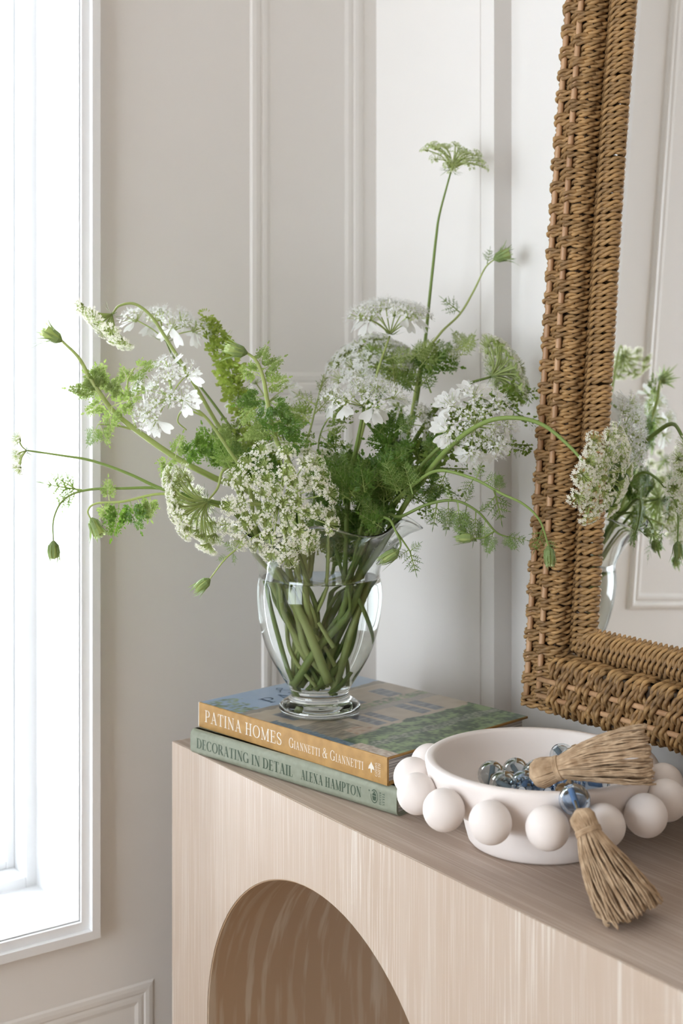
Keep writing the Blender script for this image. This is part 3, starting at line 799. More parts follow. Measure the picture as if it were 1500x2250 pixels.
def tassel(path, head_len, r_head, r_neck, r_end, n, seed, label, floor=None, ends=0.05):
    """path: centre line points; a rounded looped head, a whipped neck, then loose plied cords"""
    random.seed(seed)
    P = catmull([Vector(p) for p in path], 10)
    ln = [0]
    for a, b in zip(P, P[1:]): ln.append(ln[-1] + (b - a).length)
    tot = ln[-1]
    def pos(s):
        s = max(0, min(tot, s))
        for i in range(len(P) - 1):
            if ln[i + 1] >= s:
                t = (s - ln[i]) / max(1e-9, ln[i + 1] - ln[i]); return P[i].lerp(P[i + 1], t), (P[i + 1] - P[i]).normalized()
        return P[-1], (P[-1] - P[-2]).normalized()
    def rad(s):
        if s < head_len:
            u = s / head_len
            return r_head * math.sqrt(max(0.02, 1 - (1 - min(1, u / 0.42)) ** 2)) if u < 0.42 else r_head + (r_neck - r_head) * ((u - 0.42) / 0.58) ** 1.6
        u = (s - head_len) / (tot - head_len)
        return r_neck + (r_end - r_neck) * (1 - (1 - u) ** 1.7)
    ref = UP if abs(P[0].z - P[-1].z) < tot * 0.7 else RGT
    t = link('tassel', None, gar, Matrix.Translation(P[0])); t['label'] = label
    mb = MB()
    for k in range(n):
        a0 = 2 * PI * k / n * 1.0 + rnd(-0.1, 0.1); q = math.sqrt(rnd(0.12, 1.0)) if k % 3 else 1.0
        end = tot * (1 - abs(random.gauss(0, ends))); tw = rnd(-0.10, 0.10); wob = rnd(0, 6.28)
        pts = []; m = 22
        for i in range(m + 1):
            s = end * i / m
            c, d = pos(s)
            u = (ref - d * ref.dot(d)).normalized(); v = d.cross(u)
            f = max(0, (s - head_len) / (tot - head_len))
            aa = a0 + tw * f + 0.035 * math.sin(wob + s * 160)
            rr = rad(s) * (q if s > head_len * 0.8 else 0.95) + 0.0008 * math.sin(wob * 3 + s * 300) * f
            p = c + (u * math.cos(aa) + v * math.sin(aa)) * rr
            if floor is not None: p.z = max(p.z, floor + 0.0016 + 0.002 * (k % 4))
            pts.append(p)
        rs = [0.00070 + 0.00014 * math.sin(i * 2.4 + k) for i in range(m + 1)]
        mb.tube(pts, rs, 5)
    part('cords', mb, M_jute, t, kind='stuff')
    mb = MB(); c, d = pos(head_len); u = d.orthogonal().normalized(); v = d.cross(u)
    H = []
    for i in range(61):
        a = 2 * PI * i / 20; H.append(c + d * (0.0014 * (i / 20 - 1.5)) + (u * math.cos(a) + v * math.sin(a)) * (r_neck + 0.0014))
    mb.tube(H, 0.0010, 6); part('binding', mb, M_jute, t)
    mb = MB(); core = [pos(tot * x)[0] for x in (0.02, 0.08, 0.14, 0.2, 0.3, 0.45)]
    mb.tube(core, [rad(tot * x) * 0.72 for x in (0.02, 0.08, 0.14, 0.2)] + [r_neck * 0.6, r_neck * 0.3], 10); part('core', mb, M_knot, t)
    return t
tassel([at(1166, 1706, 1.118), at(1225, 1688, 1.108), at(1300, 1672, 1.098), at(1370, 1662, 1.090), at(1432, 1656, 1.086)], 0.026, 0.0125, 0.0082, 0.0235, 190, 21, 'tan jute tassel lying across the bowl rim')
tassel([at(1268, 1780, 1.052), at(1286, 1812, 1.046), at(1312, 1875, 1.034), at(1356, 1955, 1.020), at(1398, 2022, 1.010)], 0.018, 0.0105, 0.0085, 0.0250, 180, 22, 'tan jute tassel hanging over the bowl onto the table', floor=CT)

# ------------------------------------------------------------------ rope-wrapped mirror
LEAN = math.radians(3.0)
MH, MWID = 1.20, 0.80
MM = Matrix.Translation((0.398, -0.070, 0.868)) @ Matrix.Rotation(-LEAN, 4, 'X')     # local x across, -y out of the wall, z up the frame
mir = thing('rope_mirror', 'wall mirror in a thick golden brown rope-wrapped frame with rattan rods', 'mirror', (0, 0, 0), M=MM)
RA, RD, RB = 0.047, 0.040, 0.056             # width and depth of the side rails, height of the bottom rail
def rounded_path(a, d, r, n=5):
    """open path round the front of a rail: back left, front, back right (x, out)"""
    P = [(0, 0.002)]
    for i in range(n + 1):
        q = PI / 2 * i / n; P.append((r - r * math.cos(q), d - r + r * math.sin(q)))
    for i in range(n + 1):
        q = PI / 2 * i / n; P.append((a - r + r * math.sin(q), d - r + r * math.cos(q)))
    P.append((a, 0.002))
    return P
def resample(P, step):
    out = [P[0]]; acc = 0
    L = [0]
    for a, b in zip(P, P[1:]): L.append(L[-1] + math.dist(a, b))
    n = int(L[-1] / step); j = 0
    for i in range(1, n + 1):
        s = L[-1] * i / n
        while j < len(L) - 2 and L[j + 1] < s: j += 1
        t = (s - L[j]) / max(1e-9, L[j + 1] - L[j])
        out.append(tuple(P[j][k] + (P[j + 1][k] - P[j][k]) * t for k in range(2)))
    return out
def wrap_mesh(name, path, rods, over, seed, rope=0.0034, pitch=0.024, lean=0.0, sides=5, step=0.0011, wob=0.0005):
    """a two-ply rope following path; rods: x positions of the rods, over: the rods it passes over"""
    random.seed(seed)
    S = resample(path, step); mb = MB()
    n = len(S); ph0 = rnd(0, 6.28); s = 0
    ply = rope * 0.60; orb = rope * 0.50
    C = []
    for i, (x, w) in enumerate(S):
        a = S[max(0, i - 1)]; b = S[min(n - 1, i + 1)]
        tx, tw = b[0] - a[0], b[1] - a[1]; l = math.hypot(tx, tw) or 1
        nx_, nw = -tw / l, tx / l                 # outward normal (path runs left - front - right)
        off = 0
        for k, rx in enumerate(rods):
            if w > max(p[1] for p in path) * 0.8:
                g = math.exp(-((x - rx) / 0.006) ** 2); off += g * (0.0052 if k in over else -0.0040)
        zz = lean * (x - path[-1][0] / 2) + wob * math.sin(i * 0.13 + ph0)
        C.append((Vector((x + nx_ * off, -(w + nw * off), zz)), Vector((nx_, -nw, 0))))
    for j in range(2):
        pts = []; rs = []; s = 0
        for i, (c, nn) in enumerate(C):
            if i: s += (c - C[i - 1][0]).length
            th = 2 * PI * s / pitch + j * PI + ph0
            pts.append(c + nn * orb * math.cos(th) + Vector((0, 0, 1)) * orb * math.sin(th) * 1.15)
            rs.append(ply * (1 + 0.10 * math.sin(s * 700 + ph0 * (j + 1))))
        mb.tube(pts, rs, sides)
    return mb.mesh(name, M_rope)
RODS = (0.0125, 0.0305)
side_path = rounded_path(RA, RD, 0.014)
WR = {}
for v, over in enumerate(((0,), (1,))):
    for s in range(4): WR[('side', v, s)] = wrap_mesh('rope_wrap', side_path, RODS, over, 40 + s + 10 * v)
bot_path = rounded_path(RB, RD + 0.004, 0.016)
RODS_B = (0.0165, 0.0330)
for v, over in enumerate(((0,), (1,))):
    for s in range(4): WR[('bot', v, s)] = wrap_mesh('rope_wrap', bot_path, RODS_B, over, 80 + s + 10 * v, rope=0.0038, pitch=0.028, lean=(0.10 if v else -0.10))
IR = 0.0165
inner_path = [(IR - IR * math.cos(q), IR * math.sin(q) + 0.002) for q in [PI * i / 16 for i in range(17)]]
for s in range(4): WR[('in', 0, s)] = wrap_mesh('inner_rope_wrap', inner_path, (), (), 120 + s, rope=0.0034, lean=0.12)
def side_x(v):                                # the side leans inwards a little and more so towards the arched top
    return 0.020 * (v / 0.76) + 0.006 * max(0, (v - 0.45) / 0.31) ** 2 if v < 0.95 else side_x(0.949)
random.seed(5)
VIS = 0.80
pitch = 0.00575; k = 0; v = 0.004
while v < VIS:
    vi = (k // 2) % 2
    dx = (side_x(v + 0.01) - side_x(v)) / 0.01
    M = MM @ Matrix.Translation((side_x(v) + rnd(-0.0006, 0.0006), 0, v)) @ Matrix.Rotation(math.atan(dx) + rnd(-0.02, 0.02), 4, 'Y')
    link('rope_wrap', WR[('side', vi, random.randrange(4))], mir, M)
    v += pitch * (0.93 + 0.14 * random.random()) ; k += 1
u = RA + 0.0035; k = 0
while u < 0.33:
    vi = (k // 2) % 2
    M = MM @ Matrix.Translation((u, 0, 0)) @ Matrix(((0, 0, 1, 0), (0, 1, 0, 0), (1, 0, 0, 0), (0, 0, 0, 1))) @ Matrix.Rotation(rnd(-0.05, 0.05), 4, 'Y')
    link('rope_wrap', WR[('bot', vi, random.randrange(4))], mir, M)
    u += 0.0071 * (0.9 + 0.2 * random.random()); k += 1
IN_X = RA + 0.001
IN_B = 0.007
v = RB + 0.012; k = 0
while v < VIS:
    M = MM @ Matrix.Translation((side_x(v) + IN_X, -IN_B, v)) @ Matrix.Rotation(rnd(-0.04, 0.04), 4, 'Y')
    link('inner_rope_wrap', WR[('in', 0, random.randrange(4))], mir, M); v += 0.0064 * (0.93 + 0.14 * random.random())
u = RA + 0.02
while u < 0.33:
    M = MM @ Matrix.Translation((u, -IN_B, RB)) @ Matrix(((0, 0, 1, 0), (0, 1, 0, 0), (1, 0, 0, 0), (0, 0, 0, 1)))
    link('inner_rope_wrap', WR[('in', 0, random.randrange(4))], mir, M); u += 0.0066
# the rest of the frame: right rail, arched top, far half of the bottom rail
def outline(inset):
    """left side from VIS up, over the top, down the right side"""
    P = []
    for v in [VIS + 0.03 * i for i in range(int((0.95 - VIS) / 0.03) + 1)]: P.append((side_x(v) + inset, v))
    x0 = side_x(0.95); r = 0.22; top = MH
    for i in range(13):
        a = PI / 2 * i / 12; P.append((x0 + r - (r - inset) * math.cos(a), top - r + (r - inset) * math.sin(a)))
    R = [(MWID - x, y) for x, y in reversed(P)]
    P += R
    P += [(MWID - side_x(v) - inset, v) for v in [VIS * (1 - i / 24) for i in range(1, 25)]]
    return P
def loose_wraps(path2, section, step, rope, xoff):
    mb = MB(); S = resample(path2, step)
    for i, (x, z) in enumerate(S):
        a = S[max(0, i - 1)]; b = S[min(len(S) - 1, i + 1)]
        t = Vector((b[0] - a[0], 0, b[1] - a[1])).normalized(); n = Vector((t.z, 0, -t.x))      # n points into the mirror
        pts = [Vector((x, 0, z)) + n * (sx + xoff) + Vector((0, -w, 0)) for sx, w in section]
        mb.tube(pts, rope, 5)
    return mb
mb = loose_wraps(outline(0.0), resample(side_path, 0.006), 0.0062, 0.0032, 0.0)
mb2 = loose_wraps([(0.335, 0.0), (MWID - RA, 0.0)], [(-p[0], p[1]) for p in resample(bot_path, 0.006)], 0.0072, 0.0036, 0.0)
mb.add(mb2.v, mb2.f)
mb3 = loose_wraps(outline(0.0), resample(inner_path, 0.006), 0.0066, 0.0031, IN_X); mb.add([p + Vector((0, -IN_B, 0)) for p in mb3.v], mb3.f)
mb4 = loose_wraps([(0.335, RB), (MWID - RA, RB)], [(-p[0], p[1]) for p in resample(inner_path, 0.006)], 0.0066, 0.0031, 0); mb.add([p + Vector((0, -IN_B, 0)) for p in mb4.v], mb4.f)
mb.v = [MM @ p for p in mb.v]
part('rope_winding', mb, M_rope, mir, kind='stuff')
# rods, core, backing and glass
for rx in RODS:
    mb = MB(); P = [Vector((side_x(v) + rx, -(RD + 0.0026), v)) for v in [0.012 + 0.028 * i for i in range(34)]]
    mb.tube([MM @ p for p in P], 0.0031, 8); part('rattan_rod', mb, M_rod, mir)
    mb = MB(); P = [Vector((MWID - side_x(v) - rx, -(RD + 0.0026), v)) for v in [0.012 + 0.028 * i for i in range(34)]]
    mb.tube([MM @ p for p in P], 0.0031, 8); part('rattan_rod', mb, M_rod, mir)
for rz in RODS_B:
    mb = MB(); P = [Vector((RA * 0.7 + (MWID - 1.4 * RA) * i / 20, -(RD + 0.0052), rz)) for i in range(21)]
    mb.tube([MM @ p for p in P], 0.0028, 8); part('rattan_rod', mb, M_rod, mir)
mb = MB()
OUT = [(side_x(v), v) for v in [0.004 + VIS * i / 24 for i in range(24)]] + outline(0.0)
def ribbon(mb, path, x0, x1, w0, w1):
    b = len(mb.v)
    for i, (x, z) in enumerate(path):
        a = path[max(0, i - 1)]; c = path[min(len(path) - 1, i + 1)]
        t = Vector((c[0] - a[0], 0, c[1] - a[1])).normalized(); n = Vector((t.z, 0, -t.x))
        for (q, w) in ((x0, w0), (x1, w0), (x1, w1), (x0, w1)): mb.v.append(Vector((x, -w, z)) + n * q)
    for i in range(len(path) - 1):
        for k in range(4):
            k2 = (k + 1) % 4; mb.f.append([b + i * 4 + k, b + i * 4 + k2, b + (i + 1) * 4 + k2, b + (i + 1) * 4 + k]); mb.m.append(0)
    mb.f.append([b, b + 3, b + 2, b + 1]); mb.m.append(0); e = b + (len(path) - 1) * 4; mb.f.append([e, e + 1, e + 2, e + 3]); mb.m.append(0)
ribbon(mb, OUT, 0.0035, RA - 0.0035, 0.0, RD - 0.004)
ribbon(mb, [(RA - 0.004, 0.0), (MWID - RA + 0.004, 0.0)], -RB + 0.004, -0.004, 0.0, RD - 0.001)
mb.v = [MM @ p for p in mb.v]; part('frame_core', mb, M_core, mir, smooth=False)
G = [(x, z) for x, z in outline(0.03)]; G = [(side_x(v) + 0.03, v) for v in [0.03 + (VIS - 0.03) * i / 10 for i in range(10)]] + G
G[-1] = (MWID - 0.03, 0.03)
mb = MB(); c0 = (MWID / 2, 0.5)
for w in (0.012, 0.0165):
    mb.v.append(Vector((c0[0], -w, c0[1]))); mb.v.extend([Vector((x, -w, z)) for x, z in G])
k = len(G)
for i in range(k):
    i2 = (i + 1) % k
    mb.f.append([0, 1 + i, 1 + i2]); mb.f.append([k + 1, k + 2 + i2, k + 2 + i]); mb.f.append([1 + i, k + 2 + i, k + 2 + i2, 1 + i2]); mb.m += [0, 0, 0]
mb.v = [MM @ p for p in mb.v]; part('mirror_glass', mb, M_mirror, mir, smooth=False, label='silvered mirror glass')
mb = MB(); mb.box(0.12, MWID - 0.12, -0.003, 0.012, 0.05, MH - 0.06); mb.v = [MM @ p for p in mb.v]; part('backing_board', mb, M_core, mir, smooth=False)

# ------------------------------------------------------------------ flowers and foliage: shared meshes
def petal_quad(mb, c, d, n, L, W, mi=0, notch=0.0):
    """a small pointed or notched petal from c along d, facing n"""
    s = d.cross(n).normalized() * (W / 2)
    tip = c + d * L
    mb.add([c, c + d * L * 0.55 + s, tip + s * 0.55, tip - d * L * notch, tip - s * 0.55, c + d * L * 0.55 - s], [(0, 1, 2, 3), (0, 3, 4, 5)], mi)
def strip(mb, pts, w, n, mi=0):
    """flat tapering strip"""
    b = len(mb.v); m = len(pts)
    for i, p in enumerate(pts):
        t = (pts[min(i + 1, m - 1)] - pts[max(0, i - 1)]).normalized(); s = t.cross(n)
        if s.length < 1e-5: s = t.orthogonal()
        s = s.normalized() * (w[i] if isinstance(w, (list, tuple)) else w) / 2
        mb.v.append(p + s); mb.v.append(p - s)
    for i in range(m - 1):
        mb.f.append([b + 2 * i, b + 2 * i + 1, b + 2 * i + 3, b + 2 * i + 2]); mb.m.append(mi)

def umbellet_mesh(seed, nf, mfl, flat=0.45, fs=0.20):
    """unit umbellet: pedicels from the origin to a low dome of radius 1, a five-petalled floret on each; faces +z"""
    random.seed(seed); mb = MB()
    for i in range(nf):
        r = (0.42 + 0.58 * math.sqrt((i + 0.5) / nf)) * rnd(0.9, 1.06); a = i * 2.39996 + rnd(-0.25, 0.25)
        p = Vector((r * math.cos(a), r * math.sin(a), 0.62 + flat * (1 - r * r) * 0.5 + rnd(-0.06, 0.06)))
        n = (p - Vector((0, 0, -0.4))).normalized(); n = (n + Vector((rnd(-.25, .25), rnd(-.25, .25), 0))).normalized()
        mid = Vector((p.x * 0.42, p.y * 0.42, p.z * 0.62))
        mb.tube([Vector((0, 0, 0)), mid, p], [0.036, 0.030, 0.024], 3, 1, cap=False)
        u = n.orthogonal().normalized(); v = n.cross(u); a0 = rnd(0, 6.28)
        big = 1.0 + 0.55 * max(0, r - 0.6)
        for k in range(5):
            q = a0 + 2 * PI * k / 5
            d = (u * math.cos(q) + v * math.sin(q) + n * 0.25).normalized()
            out = 1.0 + 0.45 * max(0, d.x * math.cos(a) + d.y * math.sin(a)) * (r > 0.7)
            petal_quad(mb, p, d, n, fs * big * out * rnd(0.85, 1.1), fs * 0.62 * big, 0, 0.18)
        for k in range(3):
            d = (n + u * rnd(-.7, .7) + v * rnd(-.7, .7)).normalized()
            mb.add([p, p + d * 0.16 + u * 0.012, p + d * 0.16 - u * 0.012], [(0, 1, 2)], 0)
    return mb.mesh('umbellet', [mfl, M_ray], smooth=False)
UMB = {'cream': [umbellet_mesh(s, 34, M_cream, 0.45, 0.155) for s in (1, 2, 3, 4)],
       'white': [umbellet_mesh(s, 24, M_white) for s in (5, 6, 7)],
       'green': [umbellet_mesh(s, 16, M_green_w, 0.5, 0.19) for s in (8, 9, 10)]}

def big_petal_mesh(seed):
    """unit two-lobed outer petal, along +y, faces +z"""
    random.seed(seed); mb = MB(); n = 8; rows = []
    cu = rnd(-0.25, 0.35)
    for i in range(n + 1):
        t = i / n
        w = 0.06 + 0.26 * math.sin(min(1, t * 1.12) * PI * 0.62) ** 1.6 * (1 if t < 0.93 else 0.82)
        row = []
        for k in range(5):
            x = (k - 2) / 2
            y = t - (0.13 * max(0, 1 - abs(x) * 1.6) if t > 0.99 else 0.05 * max(0, 1 - abs(x) * 2) * t ** 4)
            z = cu * t * t * 0.5 + 0.10 * abs(x) * w + 0.03 * math.sin(5 * t + x * 2 + seed)
            row.append(Vector((x * w, y, z)))
        rows.append(row)
    for r in rows: mb.v.extend(r)
    for i in range(n):
        for k in range(4):
            a = i * 5 + k; mb.f.append([a, a + 1, a + 6, a + 5]); mb.m.append(0)
    return mb.mesh('petal', M_white)
PETALS = [big_petal_mesh(s) for s in (1, 2, 3, 4)]
def cluster_mesh(seed):
    """unit tuft of small white flowers with thread-like stamens"""
    random.seed(seed); mb = MB()
    for i in range(15):
        r = math.sqrt((i + 0.5) / 15); a = i * 2.4
        p = Vector((r * math.cos(a), r * math.sin(a), 0.35 + 0.35 * (1 - r * r)))
        n = (p - Vector((0, 0, -0.3))).normalized(); u = n.orthogonal().normalized(); v = n.cross(u)
        mb.tube([Vector((0, 0, -0.2)), p], [0.03, 0.02], 3, 1, cap=False)
        for k in range(5):
            q = rnd(0, 6.28); d = (u * math.cos(q) + v * math.sin(q) + n * 0.35).normalized()
            petal_quad(mb, p, d, n, rnd(0.24, 0.34), 0.17, 0, 0.2)
        for k in range(5):
            d = (n + u * rnd(-.8, .8) + v * rnd(-.8, .8)).normalized(); e = p + d * rnd(0.3, 0.46)
            mb.tube([p, e], [0.010, 0.010], 3, 0, cap=False)
            mb.add([e + u * 0.03, e + v * 0.03, e - u * 0.03, e - v * 0.03], [(0, 1, 2, 3)], 0)
    return mb.mesh('floret_cluster', [M_white, M_ray], smooth=False)
CLUST = [cluster_mesh(s) for s in (1, 2, 3)]

def pinnate(mb, base, d, n, L, level, mi, kind, w0):
    """a divided leaf blade along d in the plane facing n"""
    side = d.cross(n).normalized()
    if level == 0:
        if kind == 'dill':
            e = base + d * L; m = base + d * L * 0.5 + n * L * rnd(-.12, .12)
            strip(mb, [base, m, e], [w0 * 0.8, w0 * 0.7, w0 * 0.12], n, mi)
        else:
            k = 0.52 if kind == 'carrot' else 0.66
            tip = base + d * L + n * L * rnd(-.15, .15)
            mb.add([base, base + d * L * 0.42 + side * L * k * 0.55, base + d * L * 0.62 + side * L * k * 0.22, base + d * L * 0.80 + side * L * k * 0.34, tip,
                    base + d * L * 0.80 - side * L * k * 0.34, base + d * L * 0.62 - side * L * k * 0.22, base + d * L * 0.42 - side * L * k * 0.55, base + d * L * 0.5 + n * L * 0.06],
                   [(0, 1, 8), (1, 2, 8), (2, 3, 8), (3, 4, 8), (4, 5, 8), (5, 6, 8), (6, 7, 8), (7, 0, 8)], mi)
        return
    nseg = {'dill': {3: 7, 2: 4, 1: 3}, 'carrot': {3: 7, 2: 5, 1: 3}, 'parsley': {2: 3, 1: 2}}[kind][level]
    bend = rnd(-0.25, 0.25); droop = rnd(0.0, 0.25)
    P = []
    for i in range(nseg + 2):
        t = i / (nseg + 1)
        P.append(base + d * L * t + side * bend * L * t * t * 0.4 - n * droop * L * t * t * 0.35)
    strip(mb, P, [w0 * (1 - 0.7 * i / (nseg + 1)) for i in range(nseg + 2)], n, mi + 1)
    for i in range(1, nseg + 1):
        t = i / (nseg + 1)
        t0 = 0.16 if level >= 2 else 0.1
        if t < t0: continue
        ln = L * ((0.46 if level > 1 else (0.40 if kind == 'dill' else 0.50)) * (1 - t) ** 0.8 + (0.07 if level > 1 else (0.14 if kind == 'dill' else 0.22))) * rnd(0.85, 1.1)
        fw = (P[i + 1] - P[i - 1]).normalized()
        for sg in (-1, 1):
            aa = math.radians(rnd(44, 62))
            dd = (fw * math.cos(aa) + side * sg * math.sin(aa) + n * rnd(-.3, .3)).normalized()
            pinnate(mb, P[i], dd, (n + side * sg * rnd(-0.1, 0.5)).normalized(), ln, level - 1, mi, kind, w0 * 0.66)
    fw = (P[-1] - P[-2]).normalized()
    pinnate(mb, P[-1], fw, n, L * (0.20 if level > 1 else 0.34), 0, mi, kind, w0 * 0.6)
def leaf_mesh(kind, seed, mats, level, w=None):
    random.seed(seed); mb = MB()
    pinnate(mb, Vector((0, 0, 0)), Vector((0, 1, 0)), Vector((0, 0, 1)), 0.9, level, 0, kind, w or (0.030 if kind != 'dill' else 0.036))
    return mb.mesh('leaf', mats, smooth=False)
LEAF = {}
for tone, mats in (('d', [M_leaf_d, M_stem]), ('l', [M_leaf_l, M_stem_l])):
    LEAF['carrot', tone] = [leaf_mesh('carrot', s, mats, 2) for s in (1, 2, 3)]
    LEAF['fern', tone] = [leaf_mesh('carrot', s, mats, 3) for s in (4, 5)]
    LEAF['dill', tone] = [leaf_mesh('dill', s, mats, 3) for s in (6, 7, 8)]
    LEAF['thread', tone] = [leaf_mesh('dill', s, mats, 2, 0.060) for s in (9, 10)]
    LEAF['parsley', tone] = [leaf_mesh('parsley', s, mats, 2) for s in (11, 12)]

def bud_mesh(seed, open_=0.0):
    """unit closed bud along +z wrapped in narrow bracts"""
    random.seed(seed); mb = MB()
    prof = [(0.0, 0.02), (0.12, 0.06), (0.24, 0.26), (0.27, 0.48), (0.23 + open_ * 0.2, 0.72), (0.16 + open_ * 0.4, 0.92), (0.0, 0.96)]
    mb.lathe(prof, 10, 1)
    for k in range(11):
        a = 2 * PI * k / 11 + rnd(-.15, .15); u = Vector((math.cos(a), math.sin(a), 0))
        L = rnd(0.95, 1.22); fl = rnd(0.05, 0.5) * (1 if k % 2 == 0 else 0.3) + open_
        P = [u * 0.06, u * 0.27 + Z * 0.22 * L, u * 0.33 + Z * 0.52 * L, u * (0.24 + fl * 0.6) + Z * 0.86 * L, u * (0.10 + fl * 1.3) + Z * 1.08 * L]
        strip(mb, P, [0.08, 0.14, 0.13, 0.08, 0.01], u, 0)
    for k in range(26):
        a = rnd(0, 6.28); r = rnd(0, 0.22 + open_ * 0.3); c = Vector((r * math.cos(a), r * math.sin(a), rnd(0.88, 1.0)))
        d = Vector((rnd(-.5, .5), rnd(-.5, .5), 1)).normalized(); petal_quad(mb, c, d, d.orthogonal().normalized(), 0.13, 0.08, 2)
    return mb.mesh('bud', [M_bract, M_ray, M_green_w], smooth=False)
BUDS = [bud_mesh(1), bud_mesh(2), bud_mesh(3, 0.18), bud_mesh(4, 0.35)]

def catkin_mesh(seed, m):
    random.seed(seed); mb = MB()
    for i in range(70):
        d = Vector((rnd(-1, 1), rnd(-1, 1), rnd(-1, 1)))
        if d.length > 1 or d.length < 0.1: continue
        p = Vector((d.x * 0.8, d.y * 0.8, d.z * 0.85)); n = (d.normalized() + Vector((rnd(-.5, .5), rnd(-.5, .5), rnd(-.5, .5)))).normalized()
        u = n.orthogonal().normalized(); s = rnd(0.30, 0.50)
        petal_quad(mb, p, n, u, s, s * 0.8, 0, 0.1)
    return mb.mesh('flower_tuft', m, smooth=False)
TUFT = {'l': [catkin_mesh(s, M_amar) for s in (1, 2, 3)], 'd': [catkin_mesh(s, M_amar_d) for s in (4, 5, 6)]}

# ------------------------------------------------------------------ flowers and foliage: assembling stems
AX = Vector((VB.x, VB.y, 0))
def in_vase(first, spread=0.0, depth=0.028, rneck=0.046, low_r=0.014):
    """lower course of a stem: crossing the vase from the far side of its foot to the near side of its neck"""
    h = Vector((first.x - AX.x, first.y - AX.y, 0)); dist = h.length
    ph = math.atan2(h.y, h.x) + spread
    P = lambda a, r, z: AX + Vector((r * math.cos(a), r * math.sin(a), VB.z + z))
    op = ph + PI + rnd(-1.1, 1.1)
    rn = min(rneck, 0.012 + dist * 0.6) * rnd(0.85, 1.08)
    a = P(op, low_r * rnd(0.9, 1.7), depth + rnd(0, 0.008)); b = P(ph, rn, 0.146)
    j = lambda q: Vector((rnd(-q, q), rnd(-q, q), 0))
    pts = [a, a.lerp(b, 0.34) + j(0.010), a.lerp(b, 0.68) + j(0.008), b]
    if dist > 0.09: pts.append(P(ph, 0.078, 0.188))
    return pts
def stem_thing(name, label, cat, ctrl, r=0.0021, lime=False, vase_in=True, group='cut stems in the glass vase', **kw):
    up_ = [at(*c) for c in ctrl]
    low = in_vase(up_[0], **kw) if vase_in else []
    pts = catmull(low + up_, 7)
    t = thing(name, label, cat, pts[0], group)
    n = len(pts); rs = [r * (1.25 - 0.62 * i / (n - 1) - 0.22 * (i / (n - 1)) ** 4) for i in range(n)]
    mb = MB(); mb.tube(pts, rs, 8)
    part('stem', mb, M_stem_l if lime else M_stem, t)
    return t, pts
def branch(t, ctrl, r=0.0013, lime=False, name='side_stem'):
    pts = catmull([at(*c) for c in ctrl], 6); n = len(pts)
    mb = MB(); mb.tube(pts, [r * (1.1 - 0.4 * i / (n - 1)) for i in range(n)], 6)
    return part(name, mb, M_stem_l if lime else M_stem, t)
def orient(p, n, scale, spin=None):
    q = Z.rotation_difference(n).to_matrix().to_4x4()
    s = rnd(0, 6.28) if spin is None else spin
    return Matrix.Translation(p) @ q @ Matrix.Rotation(s, 4, 'Z') @ Matrix.Scale(scale, 4)
def umbel(t, hub, n, R, count, kind='cream', cup=0.25, size=0.27, stalk=0.75, seed=1, droop=0.0, spread0=0.12):
    """a compound umbel: rays from the hub to many umbellets set on a shallow dome"""
    random.seed(seed)
    u = n.orthogonal().normalized(); v = n.cross(u)
    mb = MB(); spots = []
    for i in range(count):
        rr = math.sqrt((i + 0.4) / count); a = i * 2.39996 + rnd(-.2, .2)
        rr = max(spread0, rr * rnd(0.93, 1.07))
        q = u * math.cos(a) + v * math.sin(a)
        h = stalk * (1 - 0.18 * rr) + cup * (rr * rr if cup < 0 else (1 - rr * rr)) + rnd(-0.09, 0.09)
        e = hub + (q * rr + n * h) * R - UP * droop * R * rr * rr
        mid = hub + (q * rr * 0.42 + n * h * 0.66) * R
        mb.tube(catmull([hub, mid, e], 3), [0.00075] * 6 + [0.0005], 4, 0, cap=False)
        d = (e - hub).normalized(); d = (d * 0.55 + n * 0.6 + q * 0.2 * rr).normalized()
        spots.append((e - d * size * R * 0.35, d, size * R * (0.72 + 0.42 * rr) * rnd(0.9, 1.1)))
    for k in range(9):                                # feathery bracts under the umbel
        a = 2 * PI * k / 9 + rnd(-.2, .2); q = u * math.cos(a) + v * math.sin(a)
        P = [hub, hub + q * R * 0.18 - n * R * 0.02, hub + q * R * 0.40 - n * R * rnd(-0.15, 0.2)]
        strip(mb, P, [0.0012, 0.0010, 0.0003], n, 1)
        for sg in (-1, 1):
            s2 = q.cross(n) * sg; strip(mb, [P[1], P[1] + (q + s2 * 0.6).normalized() * R * 0.2], [0.0009, 0.0002], n, 1)
    hd = part('flower_head', mb, [M_ray, M_bract], t, smooth=True)
    for e, d, s in spots: link('umbellet', random.choice(UMB[kind]), hd, orient(e, d, s))
    return hd
